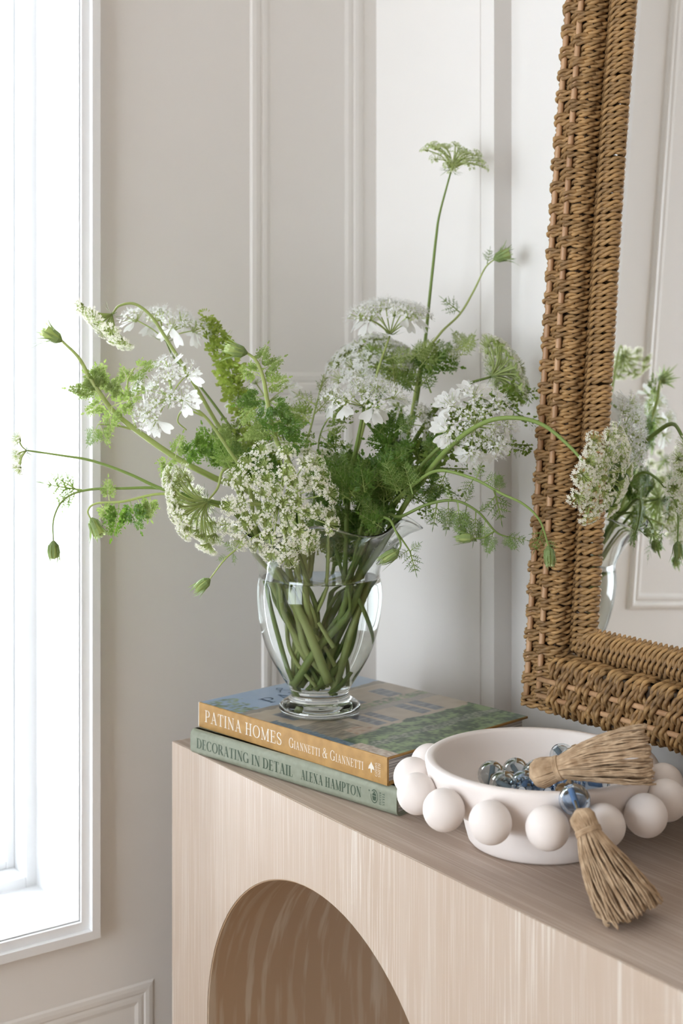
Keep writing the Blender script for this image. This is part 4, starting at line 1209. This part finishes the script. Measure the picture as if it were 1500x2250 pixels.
def orlaya(t, hub, n, R, count, seed=1, petal=0.42, npet=3, sub=0.30, stalk=0.6, inner=True):
    """a loose flower head: tufts of small flowers, the outer ones with broad white petals"""
    random.seed(seed)
    u = n.orthogonal().normalized(); v = n.cross(u); mb = MB(); spots = []
    rings = [(0.80, count, True)] + ([(0.36, max(3, count - 2), False)] if inner else [])
    for rr, c, outer in rings:
        for i in range(c):
            a = 2 * PI * i / c + rnd(-.22, .22) + (0.4 if not outer else 0); q = u * math.cos(a) + v * math.sin(a)
            e = hub + (q * rr * rnd(0.9, 1.08) + n * (stalk + rnd(-.08, .08) + (0.12 if not outer else 0))) * R
            mb.tube(catmull([hub, hub + (q * rr * 0.45 + n * stalk * 0.55) * R, e], 3), 0.00075, 4, 0, cap=False)
            spots.append((e, q, outer))
    for k in range(6):
        a = 2 * PI * k / 6; q = u * math.cos(a) + v * math.sin(a)
        strip(mb, [hub, hub + q * R * 0.2, hub + q * R * 0.42 + n * R * 0.08], [0.0022, 0.0026, 0.0004], n, 1)
    hd = part('flower_head', mb, [M_ray, M_bract], t)
    for e, q, outer in spots:
        d = (n * 0.85 + q * 0.5).normalized()
        link('floret_cluster', random.choice(CLUST), hd, orient(e, d, R * sub * (1.0 if outer else 0.9)))
        if outer:
            for k in range(npet):
                a = (k - (npet - 1) / 2) * 0.78 + rnd(-.15, .15)
                w = d.cross(q).normalized(); dd = (q - d * q.dot(d)).normalized()
                dr = (dd * math.cos(a) + w * math.sin(a)).normalized()
                dr = (dr + d * rnd(-0.75, 0.10)).normalized()
                nn = (d - dr * d.dot(dr)).normalized(); sx = dr.cross(nn)
                s = R * petal * rnd(0.85, 1.12)
                link('petal', random.choice(PETALS), hd, frame_matrix(e + dr * R * 0.07, sx * s, dr * s, nn * s))
    return hd
def leaf(t, kind, tone, px, py, d, ang, size, dz=0.0, roll=None, curl=0.0):
    """ang: direction of growth in degrees, 0 to the right and 90 upwards; size in pixels of the photograph"""
    a = math.radians(ang); ey = img_dir(math.cos(a), math.sin(a), dz)
    n0 = (-VIEW + UP * rnd(-.7, 1.0) + RGT * rnd(-.9, .9)) if roll is None else roll
    ez = (n0 - ey * n0.dot(ey)).normalized(); ex = ey.cross(ez)
    s = size / FPX * d
    return link('leaf', random.choice(LEAF[kind, tone]), t, frame_matrix(at(px, py, d), ex * s, ey * s, ez * s))
def bud(t, p, n, size, k=0):
    return link('bud', BUDS[k], t, orient(p, n, size))
S = lambda px, d=1.40: px / FPX * d            # a length in pixels of the photograph at distance d
random.seed(31)

# --- lacy umbels
t, P = stem_thing('lace_flower', 'largest creamy lace flower facing forward over the vase rim', 'flower', [(628, 1130, 1.345), (612, 1104, 1.318)], 0.0024, spread=0.1)
umbel(t, at(612, 1108, 1.315), img_dir(0.05, 0.06, 1), S(130, 1.28), 46, 'cream', cup=0.16, size=0.160, stalk=0.36, seed=3, spread0=0.10)
t, P = stem_thing('lace_flower', 'creamy lace flower turned away to the left of the largest one, stem curling over it', 'flower', [(520, 1075, 1.36), (505, 1035, 1.345), (488, 1037, 1.335), (478, 1072, 1.33), (457, 1100, 1.325)], 0.0022, lime=True)
umbel(t, at(455, 1103, 1.325), img_dir(-0.66, -0.36, -0.14), S(100, 1.3), 44, 'cream', cup=0.2, size=0.21, stalk=0.42, seed=4)
t, P = stem_thing('lace_flower', 'cream lace flower nodding at the top left on an arched lime stem', 'flower', [(520, 1010, 1.40), (470, 920, 1.40), (418, 830, 1.40), (370, 752, 1.40), (332, 695, 1.40), (296, 668, 1.40), (262, 672, 1.40), (247, 690, 1.40)], 0.0024, lime=True)
umbel(t, at(246, 690, 1.40), img_dir(-0.62, -0.72, 0.12), S(74), 26, 'cream', cup=0.06, size=0.23, stalk=0.50, seed=5)
t, P = stem_thing('lace_flower', 'soft white lace flower seen from behind near the mirror, on a bent stem', 'flower', [(850, 1085, 1.45), (900, 985, 1.46), (958, 900, 1.47), (1020, 848, 1.475), (1078, 828, 1.48)], 0.0030)
umbel(t, at(1080, 826, 1.48), img_dir(0.86, 0.40, -0.25), S(82, 1.48), 34, 'cream', cup=0.12, size=0.25, stalk=0.46, seed=6)
t, P = stem_thing('lace_flower', 'creamy lace flower in front of the mirror glass at the far right', 'flower', [(905, 1085, 1.37), (985, 985, 1.33), (1060, 930, 1.30), (1130, 918, 1.285), (1195, 935, 1.275), (1255, 985, 1.262), (1285, 1022, 1.252)], 0.0030)
umbel(t, at(1300, 1036, 1.252), img_dir(0.50, -0.12, 0.50), S(100, 1.26), 36, 'cream', cup=0.14, size=0.21, stalk=0.36, seed=7)
t, P = stem_thing('lace_flower', 'tall greenish lace flower rising alone above all the others', 'flower', [(855, 1085, 1.49), (905, 930, 1.53), (930, 780, 1.55), (945, 640, 1.56), (958, 520, 1.56), (966, 468, 1.56), (990, 378, 1.56)], 0.0024)
umbel(t, at(991, 374, 1.56), img_dir(0.22, 0.8, 0.42), S(70, 1.56), 26, 'green', cup=0.12, size=0.19, stalk=0.62, seed=8, droop=0.12)
t, P = stem_thing('lace_flower', 'blurred white lace flower at the back below the tall stem', 'flower', [(770, 1040, 1.52), (800, 900, 1.56), (822, 815, 1.57)], 0.0020)
umbel(t, at(824, 812, 1.57), img_dir(-0.10, 0.80, 0.30), S(92, 1.57), 36, 'white', cup=0.25, size=0.27, stalk=0.5, seed=9, droop=0.4)
t, P = stem_thing('lace_flower', 'small half-open lace flower standing just above the largest one', 'flower', [(640, 1080, 1.38), (622, 1030, 1.375), (616, 1003, 1.375)], 0.0020, lime=True)
umbel(t, at(616, 1003, 1.375), img_dir(0.05, 0.9, 0.3), S(34, 1.37), 14, 'cream', cup=0.3, size=0.36, stalk=0.45, seed=10)
t, P = stem_thing('lace_flower', 'small lace flower peeping out right of the largest one', 'flower', [(720, 1120, 1.38), (700, 1060, 1.385), (695, 1022, 1.39)], 0.0016, lime=True)
umbel(t, at(695, 1024, 1.39), img_dir(0.3, 0.8, 0.3), S(44, 1.38), 12, 'cream', cup=0.2, size=0.34, stalk=0.40, seed=12)

# --- flowers with broad outer petals
t, P = stem_thing('white_laceflower', 'white flower head with broad petals left of centre below the arched stem', 'flower', [(545, 1060, 1.37), (500, 985, 1.36), (450, 915, 1.355), (398, 880, 1.35), (378, 872, 1.35)], 0.0024, lime=True)
orlaya(t, at(376, 872, 1.35), img_dir(-0.42, 0.34, 0.62), S(78, 1.34), 6, seed=2, petal=0.46, sub=0.36, stalk=0.32)
branch(t, [(448, 915, 1.355), (405, 900, 1.35), (390, 925, 1.35), (410, 945, 1.35)], 0.0010, True)
t, P = stem_thing('white_laceflower', 'white broad-petalled flower behind the nodding lace flower, at the upper left', 'flower', [(560, 1020, 1.44), (500, 930, 1.45), (440, 850, 1.455), (385, 790, 1.46), (362, 745, 1.46)], 0.0018)
orlaya(t, at(362, 748, 1.46), img_dir(0.15, 0.85, 0.10), S(82, 1.46), 5, seed=3, petal=0.46, sub=0.36, stalk=0.45)
t, P = stem_thing('white_laceflower', 'white flower head on a pale stem left of the tall flower stem', 'flower', [(770, 1060, 1.47), (800, 930, 1.49), (830, 815, 1.50), (856, 738, 1.505)], 0.0026, lime=True)
orlaya(t, at(857, 734, 1.505), img_dir(0.0, 0.92, 0.12), S(84, 1.5), 6, seed=4, petal=0.40, sub=0.36, stalk=0.48)
t, P = stem_thing('white_laceflower', 'white broad-petalled flower above the centre of the vase on an upright stem', 'flower', [(765, 1070, 1.40), (782, 985, 1.385), (796, 915, 1.375), (798, 895, 1.372)], 0.0028)
orlaya(t, at(799, 893, 1.372), img_dir(0.0, 0.85, 0.22), S(80, 1.37), 6, seed=5, petal=0.46, sub=0.36, stalk=0.25)
leaf(t, 'carrot', 'd', 800, 900, 1.365, 48, 62); leaf(t, 'carrot', 'd', 806, 898, 1.365, -20, 48)
t, P = stem_thing('white_laceflower', 'open white flower facing forward beside the mirror frame, wide rounded petals', 'flower', [(870, 1095, 1.385), (930, 1018, 1.365), (985, 965, 1.350), (1034, 942, 1.34)], 0.0026)
orlaya(t, at(1042, 934, 1.338), img_dir(0.18, 0.10, 0.9), S(84, 1.33), 7, seed=16, petal=0.50, npet=4, sub=0.33, stalk=0.16, inner=True)
t, P = stem_thing('white_laceflower', 'white flower behind the central one, right of it', 'flower', [(800, 1050, 1.44), (850, 980, 1.445), (880, 935, 1.45)], 0.0018)
orlaya(t, at(886, 930, 1.45), img_dir(0.25, 0.70, 0.40), S(66, 1.45), 5, seed=7, petal=0.50, sub=0.36, stalk=0.25)
t, P = stem_thing('white_laceflower', 'white flower with hanging petals behind the ferny bud stem', 'flower', [(640, 1040, 1.48), (618, 950, 1.485), (590, 885, 1.49)], 0.0016)
orlaya(t, at(588, 884, 1.49), img_dir(0.1, 0.55, 0.55), S(70, 1.49), 5, seed=18, petal=0.56, sub=0.34, stalk=0.2, inner=False)
t, P = stem_thing('white_laceflower', 'sparse faded white flower at the far left in front of the window', 'flower', [(500, 1115, 1.36), (430, 1095, 1.35), (355, 1074, 1.345), (280, 1040, 1.34), (200, 1012, 1.34), (130, 1000, 1.34), (60, 990, 1.34)], 0.0021)
umbel(t, at(58, 990, 1.34), img_dir(-0.85, -0.05, 0.25), S(56, 1.34), 7, 'cream', cup=0.0, size=0.27, stalk=0.35, seed=9, spread0=0.5)

# --- buds on curving stems
t, P = stem_thing('bud_stem', 'leafy lime stem reaching up left to a pale bud before the window', 'flower stem', [(560, 1095, 1.40), (470, 1050, 1.38), (385, 1005, 1.37), (300, 946, 1.36), (250, 905, 1.355), (222, 868, 1.35), (196, 828, 1.35), (172, 785, 1.35), (135, 748, 1.35)], 0.0034, lime=True)
bud(t, at(136, 750, 1.35), img_dir(-0.78, 0.50, 0.2), S(46, 1.35), 3)
for a in ((215, 862, 170, 75, 'fern'), (222, 868, 95, 70, 'carrot'), (205, 845, 60, 58, 'carrot'), (240, 895, 20, 84, 'carrot'), (232, 880, 215, 60, 'carrot'), (226, 870, 130, 70, 'fern'), (198, 830, 30, 42, 'carrot'), (246, 895, 262, 62, 'carrot'), (232, 878, 55, 66, 'fern')):
    leaf(t, a[4], 'l', a[0], a[1], 1.35, a[2], a[3])
branch(t, [(300, 946, 1.36), (255, 935, 1.355), (215, 932, 1.35)], 0.0011, True); leaf(t, 'dill', 'd', 216, 932, 1.35, 245, 58); leaf(t, 'carrot', 'l', 220, 935, 1.35, 290, 52)
branch(t, [(300, 946, 1.36), (285, 890, 1.355), (280, 840, 1.355), (295, 808, 1.355)], 0.0011, True); leaf(t, 'carrot', 'l', 293, 812, 1.355, 15, 62); leaf(t, 'carrot', 'l', 282, 842, 1.355, 110, 45); leaf(t, 'carrot', 'l', 282, 850, 1.355, 40, 52)
leaf(t, 'carrot', 'l', 385, 1005, 1.365, 80, 60); leaf(t, 'carrot', 'l', 372, 1000, 1.365, 255, 60); leaf(t, 'carrot', 'd', 400, 1012, 1.365, 50, 60)
t, P = stem_thing('bud_stem', 'branching stem at the left with a bud hanging against the window', 'flower stem', [(540, 1125, 1.375), (450, 1100, 1.36), (358, 1074, 1.35), (270, 1073, 1.345), (188, 1077, 1.345), (140, 1098, 1.345), (118, 1140, 1.345), (117, 1192, 1.345)], 0.0017)
bud(t, at(117, 1188, 1.345), img_dir(0.05, -1, 0.1), S(42, 1.345), 0)
for a in ((180, 1077, 172, 95, 'thread'), (176, 1078, 205, 70, 'thread'), (172, 1078, 150, 72, 'thread'), (125, 1210, -35, 30, 'thread'), (160, 1085, 235, 55, 'dill')):
    leaf(t, a[4], 'd', a[0], a[1], 1.345, a[2], a[3])
t, P = stem_thing('bud_stem', 'short lime stem bent over beside the window edge with a drooping bud', 'flower stem', [(530, 1135, 1.37), (440, 1100, 1.355), (355, 1085, 1.345), (270, 1102, 1.34), (212, 1106, 1.34), (193, 1122, 1.34), (200, 1142, 1.34)], 0.0017, lime=True)
bud(t, at(200, 1138, 1.34), img_dir(0.45, -0.9, 0.1), S(44, 1.34), 3)
for a in ((262, 1103, 265, 88, 'carrot', 'd'), (285, 1098, 285, 80, 'carrot', 'd'), (300, 1095, 300, 62, 'fern', 'l'), (240, 1100, 100, 55, 'carrot', 'l'), (330, 1088, 270, 60, 'carrot', 'l'), (220, 1106, 300, 50, 'carrot', 'l'), (252, 1105, 240, 60, 'thread', 'd')):
    leaf(t, a[4], a[5], a[0], a[1], 1.34, a[2], a[3])
t, P = stem_thing('bud_stem', 'thin bud stem hanging out over the left of the vase rim', 'flower stem', [(618, 1160, 1.345), (575, 1172, 1.315), (530, 1200, 1.305), (495, 1228, 1.30), (458, 1276, 1.30)], 0.0015, lime=True)
bud(t, at(461, 1272, 1.30), img_dir(-0.78, -0.62, 0.1), S(40, 1.30), 1)
leaf(t, 'thread', 'd', 520, 1208, 1.303, 150, 36); leaf(t, 'thread', 'd', 512, 1212, 1.303, 275, 30); leaf(t, 'thread', 'd', 500, 1222, 1.30, 200, 26)
t, P = stem_thing('bud_stem', 'ferny upright stem with a closed green and white bud left of centre', 'flower stem', [(650, 1060, 1.36), (606, 965, 1.345), (588, 885, 1.335), (578, 830, 1.33), (562, 792, 1.33), (540, 774, 1.33)], 0.0030, lime=True)
bud(t, at(543, 776, 1.33), img_dir(-0.92, 0.22, 0.25), S(46, 1.33), 2)
for a in ((572, 815, 30, 66, 'carrot', 'l'), (574, 828, 150, 62, 'carrot', 'l'), (566, 800, 62, 54, 'carrot', 'l'), (580, 848, 15, 62, 'carrot', 'l'), (584, 868, 195, 76, 'fern', 'd'), (590, 880, 250, 66, 'carrot', 'd'), (590, 880, -35, 70, 'fern', 'd'), (598, 920, 340, 78, 'carrot', 'd'),
          (604, 945, 20, 72, 'carrot', 'd'), (600, 935, 200, 80, 'fern', 'l'), (610, 970, 350, 80, 'carrot', 'd'), (608, 962, 140, 75, 'carrot', 'd'), (560, 890, 230, 60, 'carrot', 'l')):
    leaf(t, a[4], a[5], a[0], a[1], 1.335, a[2], a[3])
t, P = stem_thing('bud_stem', 'forked thin stem at the right of the vase rim with a pointed bud hanging down', 'flower stem', [(820, 1150, 1.355), (852, 1140, 1.325), (868, 1165, 1.312), (880, 1195, 1.308), (872, 1216, 1.306)], 0.0016)
bud(t, at(876, 1210, 1.306), img_dir(-0.86, -0.50, 0.1), S(44, 1.306), 1)
branch(t, [(868, 1165, 1.312), (886, 1190, 1.31), (902, 1214, 1.31)], 0.0010); leaf(t, 'thread', 'd', 900, 1210, 1.31, 285, 58); leaf(t, 'thread', 'd', 900, 1212, 1.31, 40, 34); leaf(t, 'thread', 'd', 898, 1208, 1.31, 215, 34)
t, P = stem_thing('bud_stem', 'fine stem leaning up right to a green bud across the wall moulding', 'flower stem', [(845, 1085, 1.48), (895, 950, 1.52), (925, 800, 1.54), (965, 735, 1.55), (1010, 690, 1.555), (1040, 640, 1.56), (1066, 588, 1.56), (1090, 567, 1.56)], 0.0018, lime=True)
bud(t, at(1084, 570, 1.56), img_dir(0.86, 0.36, 0.1), S(40, 1.56), 3)
leaf(t, 'thread', 'd', 1012, 688, 1.555, 140, 58); leaf(t, 'thread', 'd', 1070, 580, 1.56, 80, 38); leaf(t, 'thread', 'd', 1088, 560, 1.56, 20, 40); leaf(t, 'dill', 'd', 935, 785, 1.54, 25, 74); leaf(t, 'carrot', 'd', 930, 795, 1.54, 355, 90)
t, P = stem_thing('bud_stem', 'drooping right-hand stem ending in a green bud over the rope frame', 'flower stem', [(868, 1110, 1.38), (915, 1060, 1.34), (965, 1034, 1.32), (1040, 1052, 1.30), (1100, 1084, 1.285), (1150, 1108, 1.275), (1186, 1145, 1.27), (1206, 1205, 1.268)], 0.0019)
bud(t, at(1205, 1200, 1.268), img_dir(0.05, -1, 0.1), S(40, 1.268), 0)
for a in ((1045, 1054, 70, 40, 'thread'), (1060, 1060, 20, 50, 'thread'), (1085, 1076, 285, 80, 'thread'), (1097, 1084, 90, 46, 'dill'), (1040, 1052, 240, 46, 'thread'), (980, 1036, 250, 55, 'thread'), (1192, 1160, 250, 60, 'thread'), (1198, 1180, 290, 50, 'thread')):
    leaf(t, a[4], 'd', a[0], a[1], 1.285, a[2], a[3])
t, P = stem_thing('fern_frond', 'arching fern-like frond drooping right below the mirror-side flowers', 'foliage', [(840, 1140, 1.37), (880, 1135, 1.345), (940, 1108, 1.33), (1000, 1100, 1.32), (1050, 1125, 1.315), (1088, 1168, 1.315), (1115, 1180, 1.315)], 0.0018)
for a in ((960, 1104, 262, 62, 'thread'), (985, 1100, 270, 74, 'dill'), (1005, 1101, 275, 84, 'dill'), (1025, 1110, 262, 78, 'dill'), (1045, 1122, 270, 78, 'dill'), (1066, 1142, 262, 66, 'dill'), (1085, 1165, 250, 60, 'dill'), (1108, 1178, -10, 56, 'thread'), (1100, 1175, -45, 52, 'dill'), (1020, 1106, 60, 40, 'thread'), (1050, 1126, 35, 36, 'thread'), (990, 1100, 110, 36, 'thread')):
    leaf(t, a[4], 'd', a[0], a[1], 1.318, a[2], a[3])
branch(t, [(1085, 1168, 1.315), (1060, 1182, 1.31), (1036, 1182, 1.308)], 0.0008); bud(t, at(1040, 1182, 1.308), img_dir(-1, 0.02, 0.1), S(36, 1.308), 1)

# --- tassel flowers: strings of small tufts
def tassel_flower(label, ctrl, tone, first, size, r=0.0015, step=1, side=()):
    t, P = stem_thing('tassel_flower', label, 'flower', ctrl, r, lime=(tone == 'l'))
    n = len(P); i = int(n * first)
    while i < n:
        p = P[i]; f = (i / n - first) / (1 - first)
        s = size * (0.75 + 0.5 * math.sin(PI * min(1, f * 0.9 + 0.1)))
        M = Matrix.Translation(p + Vector((rnd(-1, 1), rnd(-1, 1), rnd(-1, 1))) * s * 0.25) @ Matrix.Rotation(rnd(0, 6), 4, 'Z') @ Matrix.Diagonal((s * rnd(.8, 1.1), s * rnd(.8, 1.1), s * rnd(.75, 1.0), 1))
        link('flower_tuft', random.choice(TUFT[tone]), t, M); i += step
    for ct in side:
        b = branch(t, ct, 0.0009, tone == 'l'); Q = catmull([at(*c) for c in ct], 4)
        for q in Q[2::2]: link('flower_tuft', random.choice(TUFT[tone]), t, Matrix.Translation(q) @ Matrix.Scale(size * rnd(0.55, 0.8), 4))
    return t
tassel_flower('lime green string of tufts arching up to the upper left flower', [(610, 1060, 1.46), (570, 985, 1.47), (536, 912, 1.475), (512, 850, 1.475), (496, 790, 1.475), (476, 742, 1.475), (446, 702, 1.475)], 'l', 0.54, S(28, 1.47), step=1,
              side=([(560, 970, 1.47), (520, 960, 1.47), (495, 985, 1.47)], [(575, 985, 1.47), (590, 940, 1.46), (560, 905, 1.46)], [(590, 1015, 1.46), (545, 1000, 1.46), (515, 1020, 1.45)]))
tassel_flower('lime tufted sprig filling the gap left of the vase centre', [(640, 1080, 1.43), (600, 1030, 1.44), (560, 985, 1.44), (530, 940, 1.44)], 'l', 0.56, S(26, 1.44), step=2,
              side=([(600, 1030, 1.44), (640, 985, 1.44), (650, 940, 1.44)], [(580, 1005, 1.44), (600, 960, 1.44), (612, 925, 1.44)], [(610, 1040, 1.44), (560, 1040, 1.43), (520, 1050, 1.43)]))
tassel_flower('dark green tufted sprig running right towards the rope frame', [(840, 1110, 1.43), (900, 1020, 1.44), (960, 960, 1.45), (1030, 905, 1.455), (1100, 868, 1.455), (1168, 862, 1.45)], 'd', 0.5, S(27, 1.44), step=2,
              side=([(960, 960, 1.45), (940, 920, 1.45), (960, 890, 1.45)], [(1090, 872, 1.455), (1130, 905, 1.45), (1165, 925, 1.45)], [(1040, 900, 1.455), (1075, 880, 1.455), (1110, 900, 1.455)]))
tassel_flower('dark green tufted sprig hanging below the open white flower', [(845, 1115, 1.41), (905, 1050, 1.40), (960, 1000, 1.395), (1020, 975, 1.39), (1090, 975, 1.385), (1165, 978, 1.385)], 'd', 0.5, S(24, 1.39), step=2,
              side=([(930, 1025, 1.40), (990, 1030, 1.40), (1050, 1030, 1.40)], [(905, 1050, 1.40), (960, 1065, 1.40), (1000, 1085, 1.40)], [(880, 1080, 1.40), (930, 1105, 1.39), (935, 1130, 1.385)]))

# --- leafy sprigs filling the mouth of the vase
def sprig(label, ctrl, leaves, r=0.0016, lime=False, d=None, name='leafy_sprig'):
    t, P = stem_thing(name, label, 'foliage', ctrl, r, lime=lime)
    for (px, py, ang, size, kind, tone, dd) in leaves: leaf(t, kind, tone, px, py, dd, ang, size, dz=rnd(-.2, .3))
    return t
sprig('pale upright sprig with thin yellow-green leaflets above the largest flower', [(690, 1080, 1.43), (668, 1005, 1.44), (685, 930, 1.445), (700, 868, 1.45), (712, 822, 1.45)],
      [(700, 868, 70, 55, 'thread', 'l', 1.45), (694, 890, 150, 60, 'thread', 'l', 1.45), (697, 880, 30, 58, 'thread', 'l', 1.45), (688, 920, 160, 72, 'carrot', 'l', 1.445), (690, 910, 45, 62, 'thread', 'l', 1.445), (684, 935, 130, 60, 'thread', 'l', 1.445)], 0.0014, True)
sprig('bright parsley-like sprig left of the central upright flower', [(715, 1080, 1.40), (700, 1000, 1.41), (705, 950, 1.415), (730, 905, 1.415)],
      [(705, 950, 20, 70, 'parsley', 'l', 1.41), (712, 930, 45, 66, 'parsley', 'l', 1.41), (722, 915, 10, 64, 'parsley', 'l', 1.41), (702, 960, -20, 66, 'parsley', 'l', 1.41), (704, 955, -50, 56, 'parsley', 'd', 1.41), (700, 975, 150, 50, 'parsley', 'l', 1.41), (730, 906, 50, 58, 'parsley', 'l', 1.415)], 0.0013)
dense = []
for (px, py, n, sz) in ((760, 1085, 12, 95), (820, 1075, 14, 100), (860, 1100, 14, 105), (900, 1080, 7, 80), (780, 1050, 4, 75), (850, 1035, 4, 70), (735, 1120, 8, 75), (790, 1125, 10, 80), (840, 1135, 8, 70)):
    for k in range(n):
        dense.append((px + rnd(-28, 28), py + rnd(-25, 30), rnd(20, 165), sz * rnd(0.75, 1.1), random.choice(['dill', 'dill', 'fern', 'carrot']), 'd', 1.35 + rnd(-0.03, 0.07)))
sprig('thick feathery green foliage spilling over the right of the vase rim', [(800, 1130, 1.38), (810, 1080, 1.375), (815, 1040, 1.375)], dense, 0.0018)
dense2 = []
for (px, py, n, sz, tone) in ((520, 1040, 6, 85, 'd'), (490, 1000, 5, 75, 'l'), (560, 1040, 5, 80, 'l'), (620, 1050, 4, 75, 'd'), (445, 1010, 4, 66, 'd')):
    for k in range(n):
        dense2.append((px + rnd(-20, 20), py + rnd(-20, 20), rnd(30, 170), sz * rnd(0.75, 1.1), random.choice(['dill', 'fern', 'carrot']), tone, 1.39 + rnd(-0.03, 0.05)))
sprig('feathery foliage behind the two creamy lace flowers on the left', [(570, 1100, 1.40), (530, 1060, 1.40), (515, 1030, 1.40)], dense2, 0.0016)
dense3 = []
for (px, py, n, sz, tone) in ((870, 850, 5, 80, 'l'), (900, 800, 5, 78, 'l'), (935, 860, 4, 70, 'd'), (860, 800, 4, 70, 'l'), (960, 820, 4, 70, 'd'), (1010, 790, 4, 60, 'l')):
    for k in range(n):
        dense3.append((px + rnd(-22, 22), py + rnd(-20, 20), rnd(0, 180), sz * rnd(0.75, 1.1), random.choice(['dill', 'carrot', 'thread']), tone, 1.53 + rnd(-0.03, 0.03)))
sprig('airy foliage high at the back beside the tall flower stem', [(830, 1060, 1.47), (860, 950, 1.51), (885, 850, 1.53), (905, 790, 1.535)], dense3, 0.0016)
dense4 = []
for (px, py, n, sz, tone) in ((820, 965, 3, 70, 'd'), (870, 960, 4, 74, 'd'), (910, 1000, 4, 74, 'd'), (880, 1030, 3, 80, 'd'), (960, 1010, 3, 66, 'd'), (745, 1035, 3, 62, 'd')):
    for k in range(n):
        dense4.append((px + rnd(-22, 22), py + rnd(-20, 20), rnd(10, 200), sz * rnd(0.75, 1.1), random.choice(['dill', 'fern', 'carrot']), tone, 1.42 + rnd(-0.03, 0.04)))
t = sprig('deep green leafy stems massed right of the central upright flower', [(800, 1090, 1.41), (830, 1040, 1.42), (845, 1000, 1.425), (842, 950, 1.43)], dense4, 0.0020)
branch(t, [(800, 1085, 1.41), (835, 1060, 1.41), (850, 1000, 1.41), (830, 960, 1.41), (805, 930, 1.40)], 0.0017)
# leaves inside the neck of the vase, below the rim
low = []
for k in range(34):
    low.append((rnd(670, 830), rnd(1160, 1250), rnd(40, 140), rnd(60, 95), random.choice(['dill', 'fern', 'carrot']), random.choice('ddl'), 1.424 + rnd(-0.022, 0.022)))
sprig('green leaves crowded inside the neck of the glass vase', [(760, 1180, 1.425), (765, 1150, 1.425), (770, 1120, 1.42)], low, 0.0016)
# bare cut stems seen through the glass
def cut_stem(label, ctrl, r, lime):
    pts = catmull([at(*c) for c in ctrl], 8)
    t = thing('cut_stem', label, 'stem', pts[-1], 'bare stems in the vase water')
    mb = MB(); mb.tube(pts, [r * (0.8 + 0.3 * i / (len(pts) - 1)) for i in range(len(pts))], 10)
    part('stem', mb, M_stem_l if lime else M_stem, t)
cut_stem('thickest pale stem slanting across the water to a blunt cut end', [(628, 1200, 1.415), (640, 1275, 1.405), (680, 1375, 1.397), (722, 1498, 1.392)], 0.0042, True)
cut_stem('thin stem curving down the left side of the vase water', [(600, 1200, 1.43), (612, 1290, 1.425), (640, 1420, 1.42), (668, 1525, 1.422)], 0.0022, False)
cut_stem('stem slanting from the right of the vase neck towards the middle', [(812, 1190, 1.42), (790, 1280, 1.415), (755, 1390, 1.41), (725, 1520, 1.415)], 0.0034, True)
cut_stem('stem crossing to the lower right wall of the vase', [(735, 1200, 1.41), (760, 1280, 1.405), (790, 1350, 1.405), (815, 1412, 1.41)], 0.0022, False)
cut_stem('short stem end leaning in front of the crowded stems', [(700, 1362, 1.392), (716, 1392, 1.390), (730, 1416, 1.390)], 0.0022, True)
cut_stem('upright stem in the left middle of the vase water', [(690, 1200, 1.44), (676, 1300, 1.435), (664, 1420, 1.43), (668, 1530, 1.428)], 0.0030, True)
cut_stem('dark stem lying low across the right foot of the water', [(760, 1465, 1.412), (745, 1495, 1.408), (722, 1522, 1.406)], 0.0032, False)
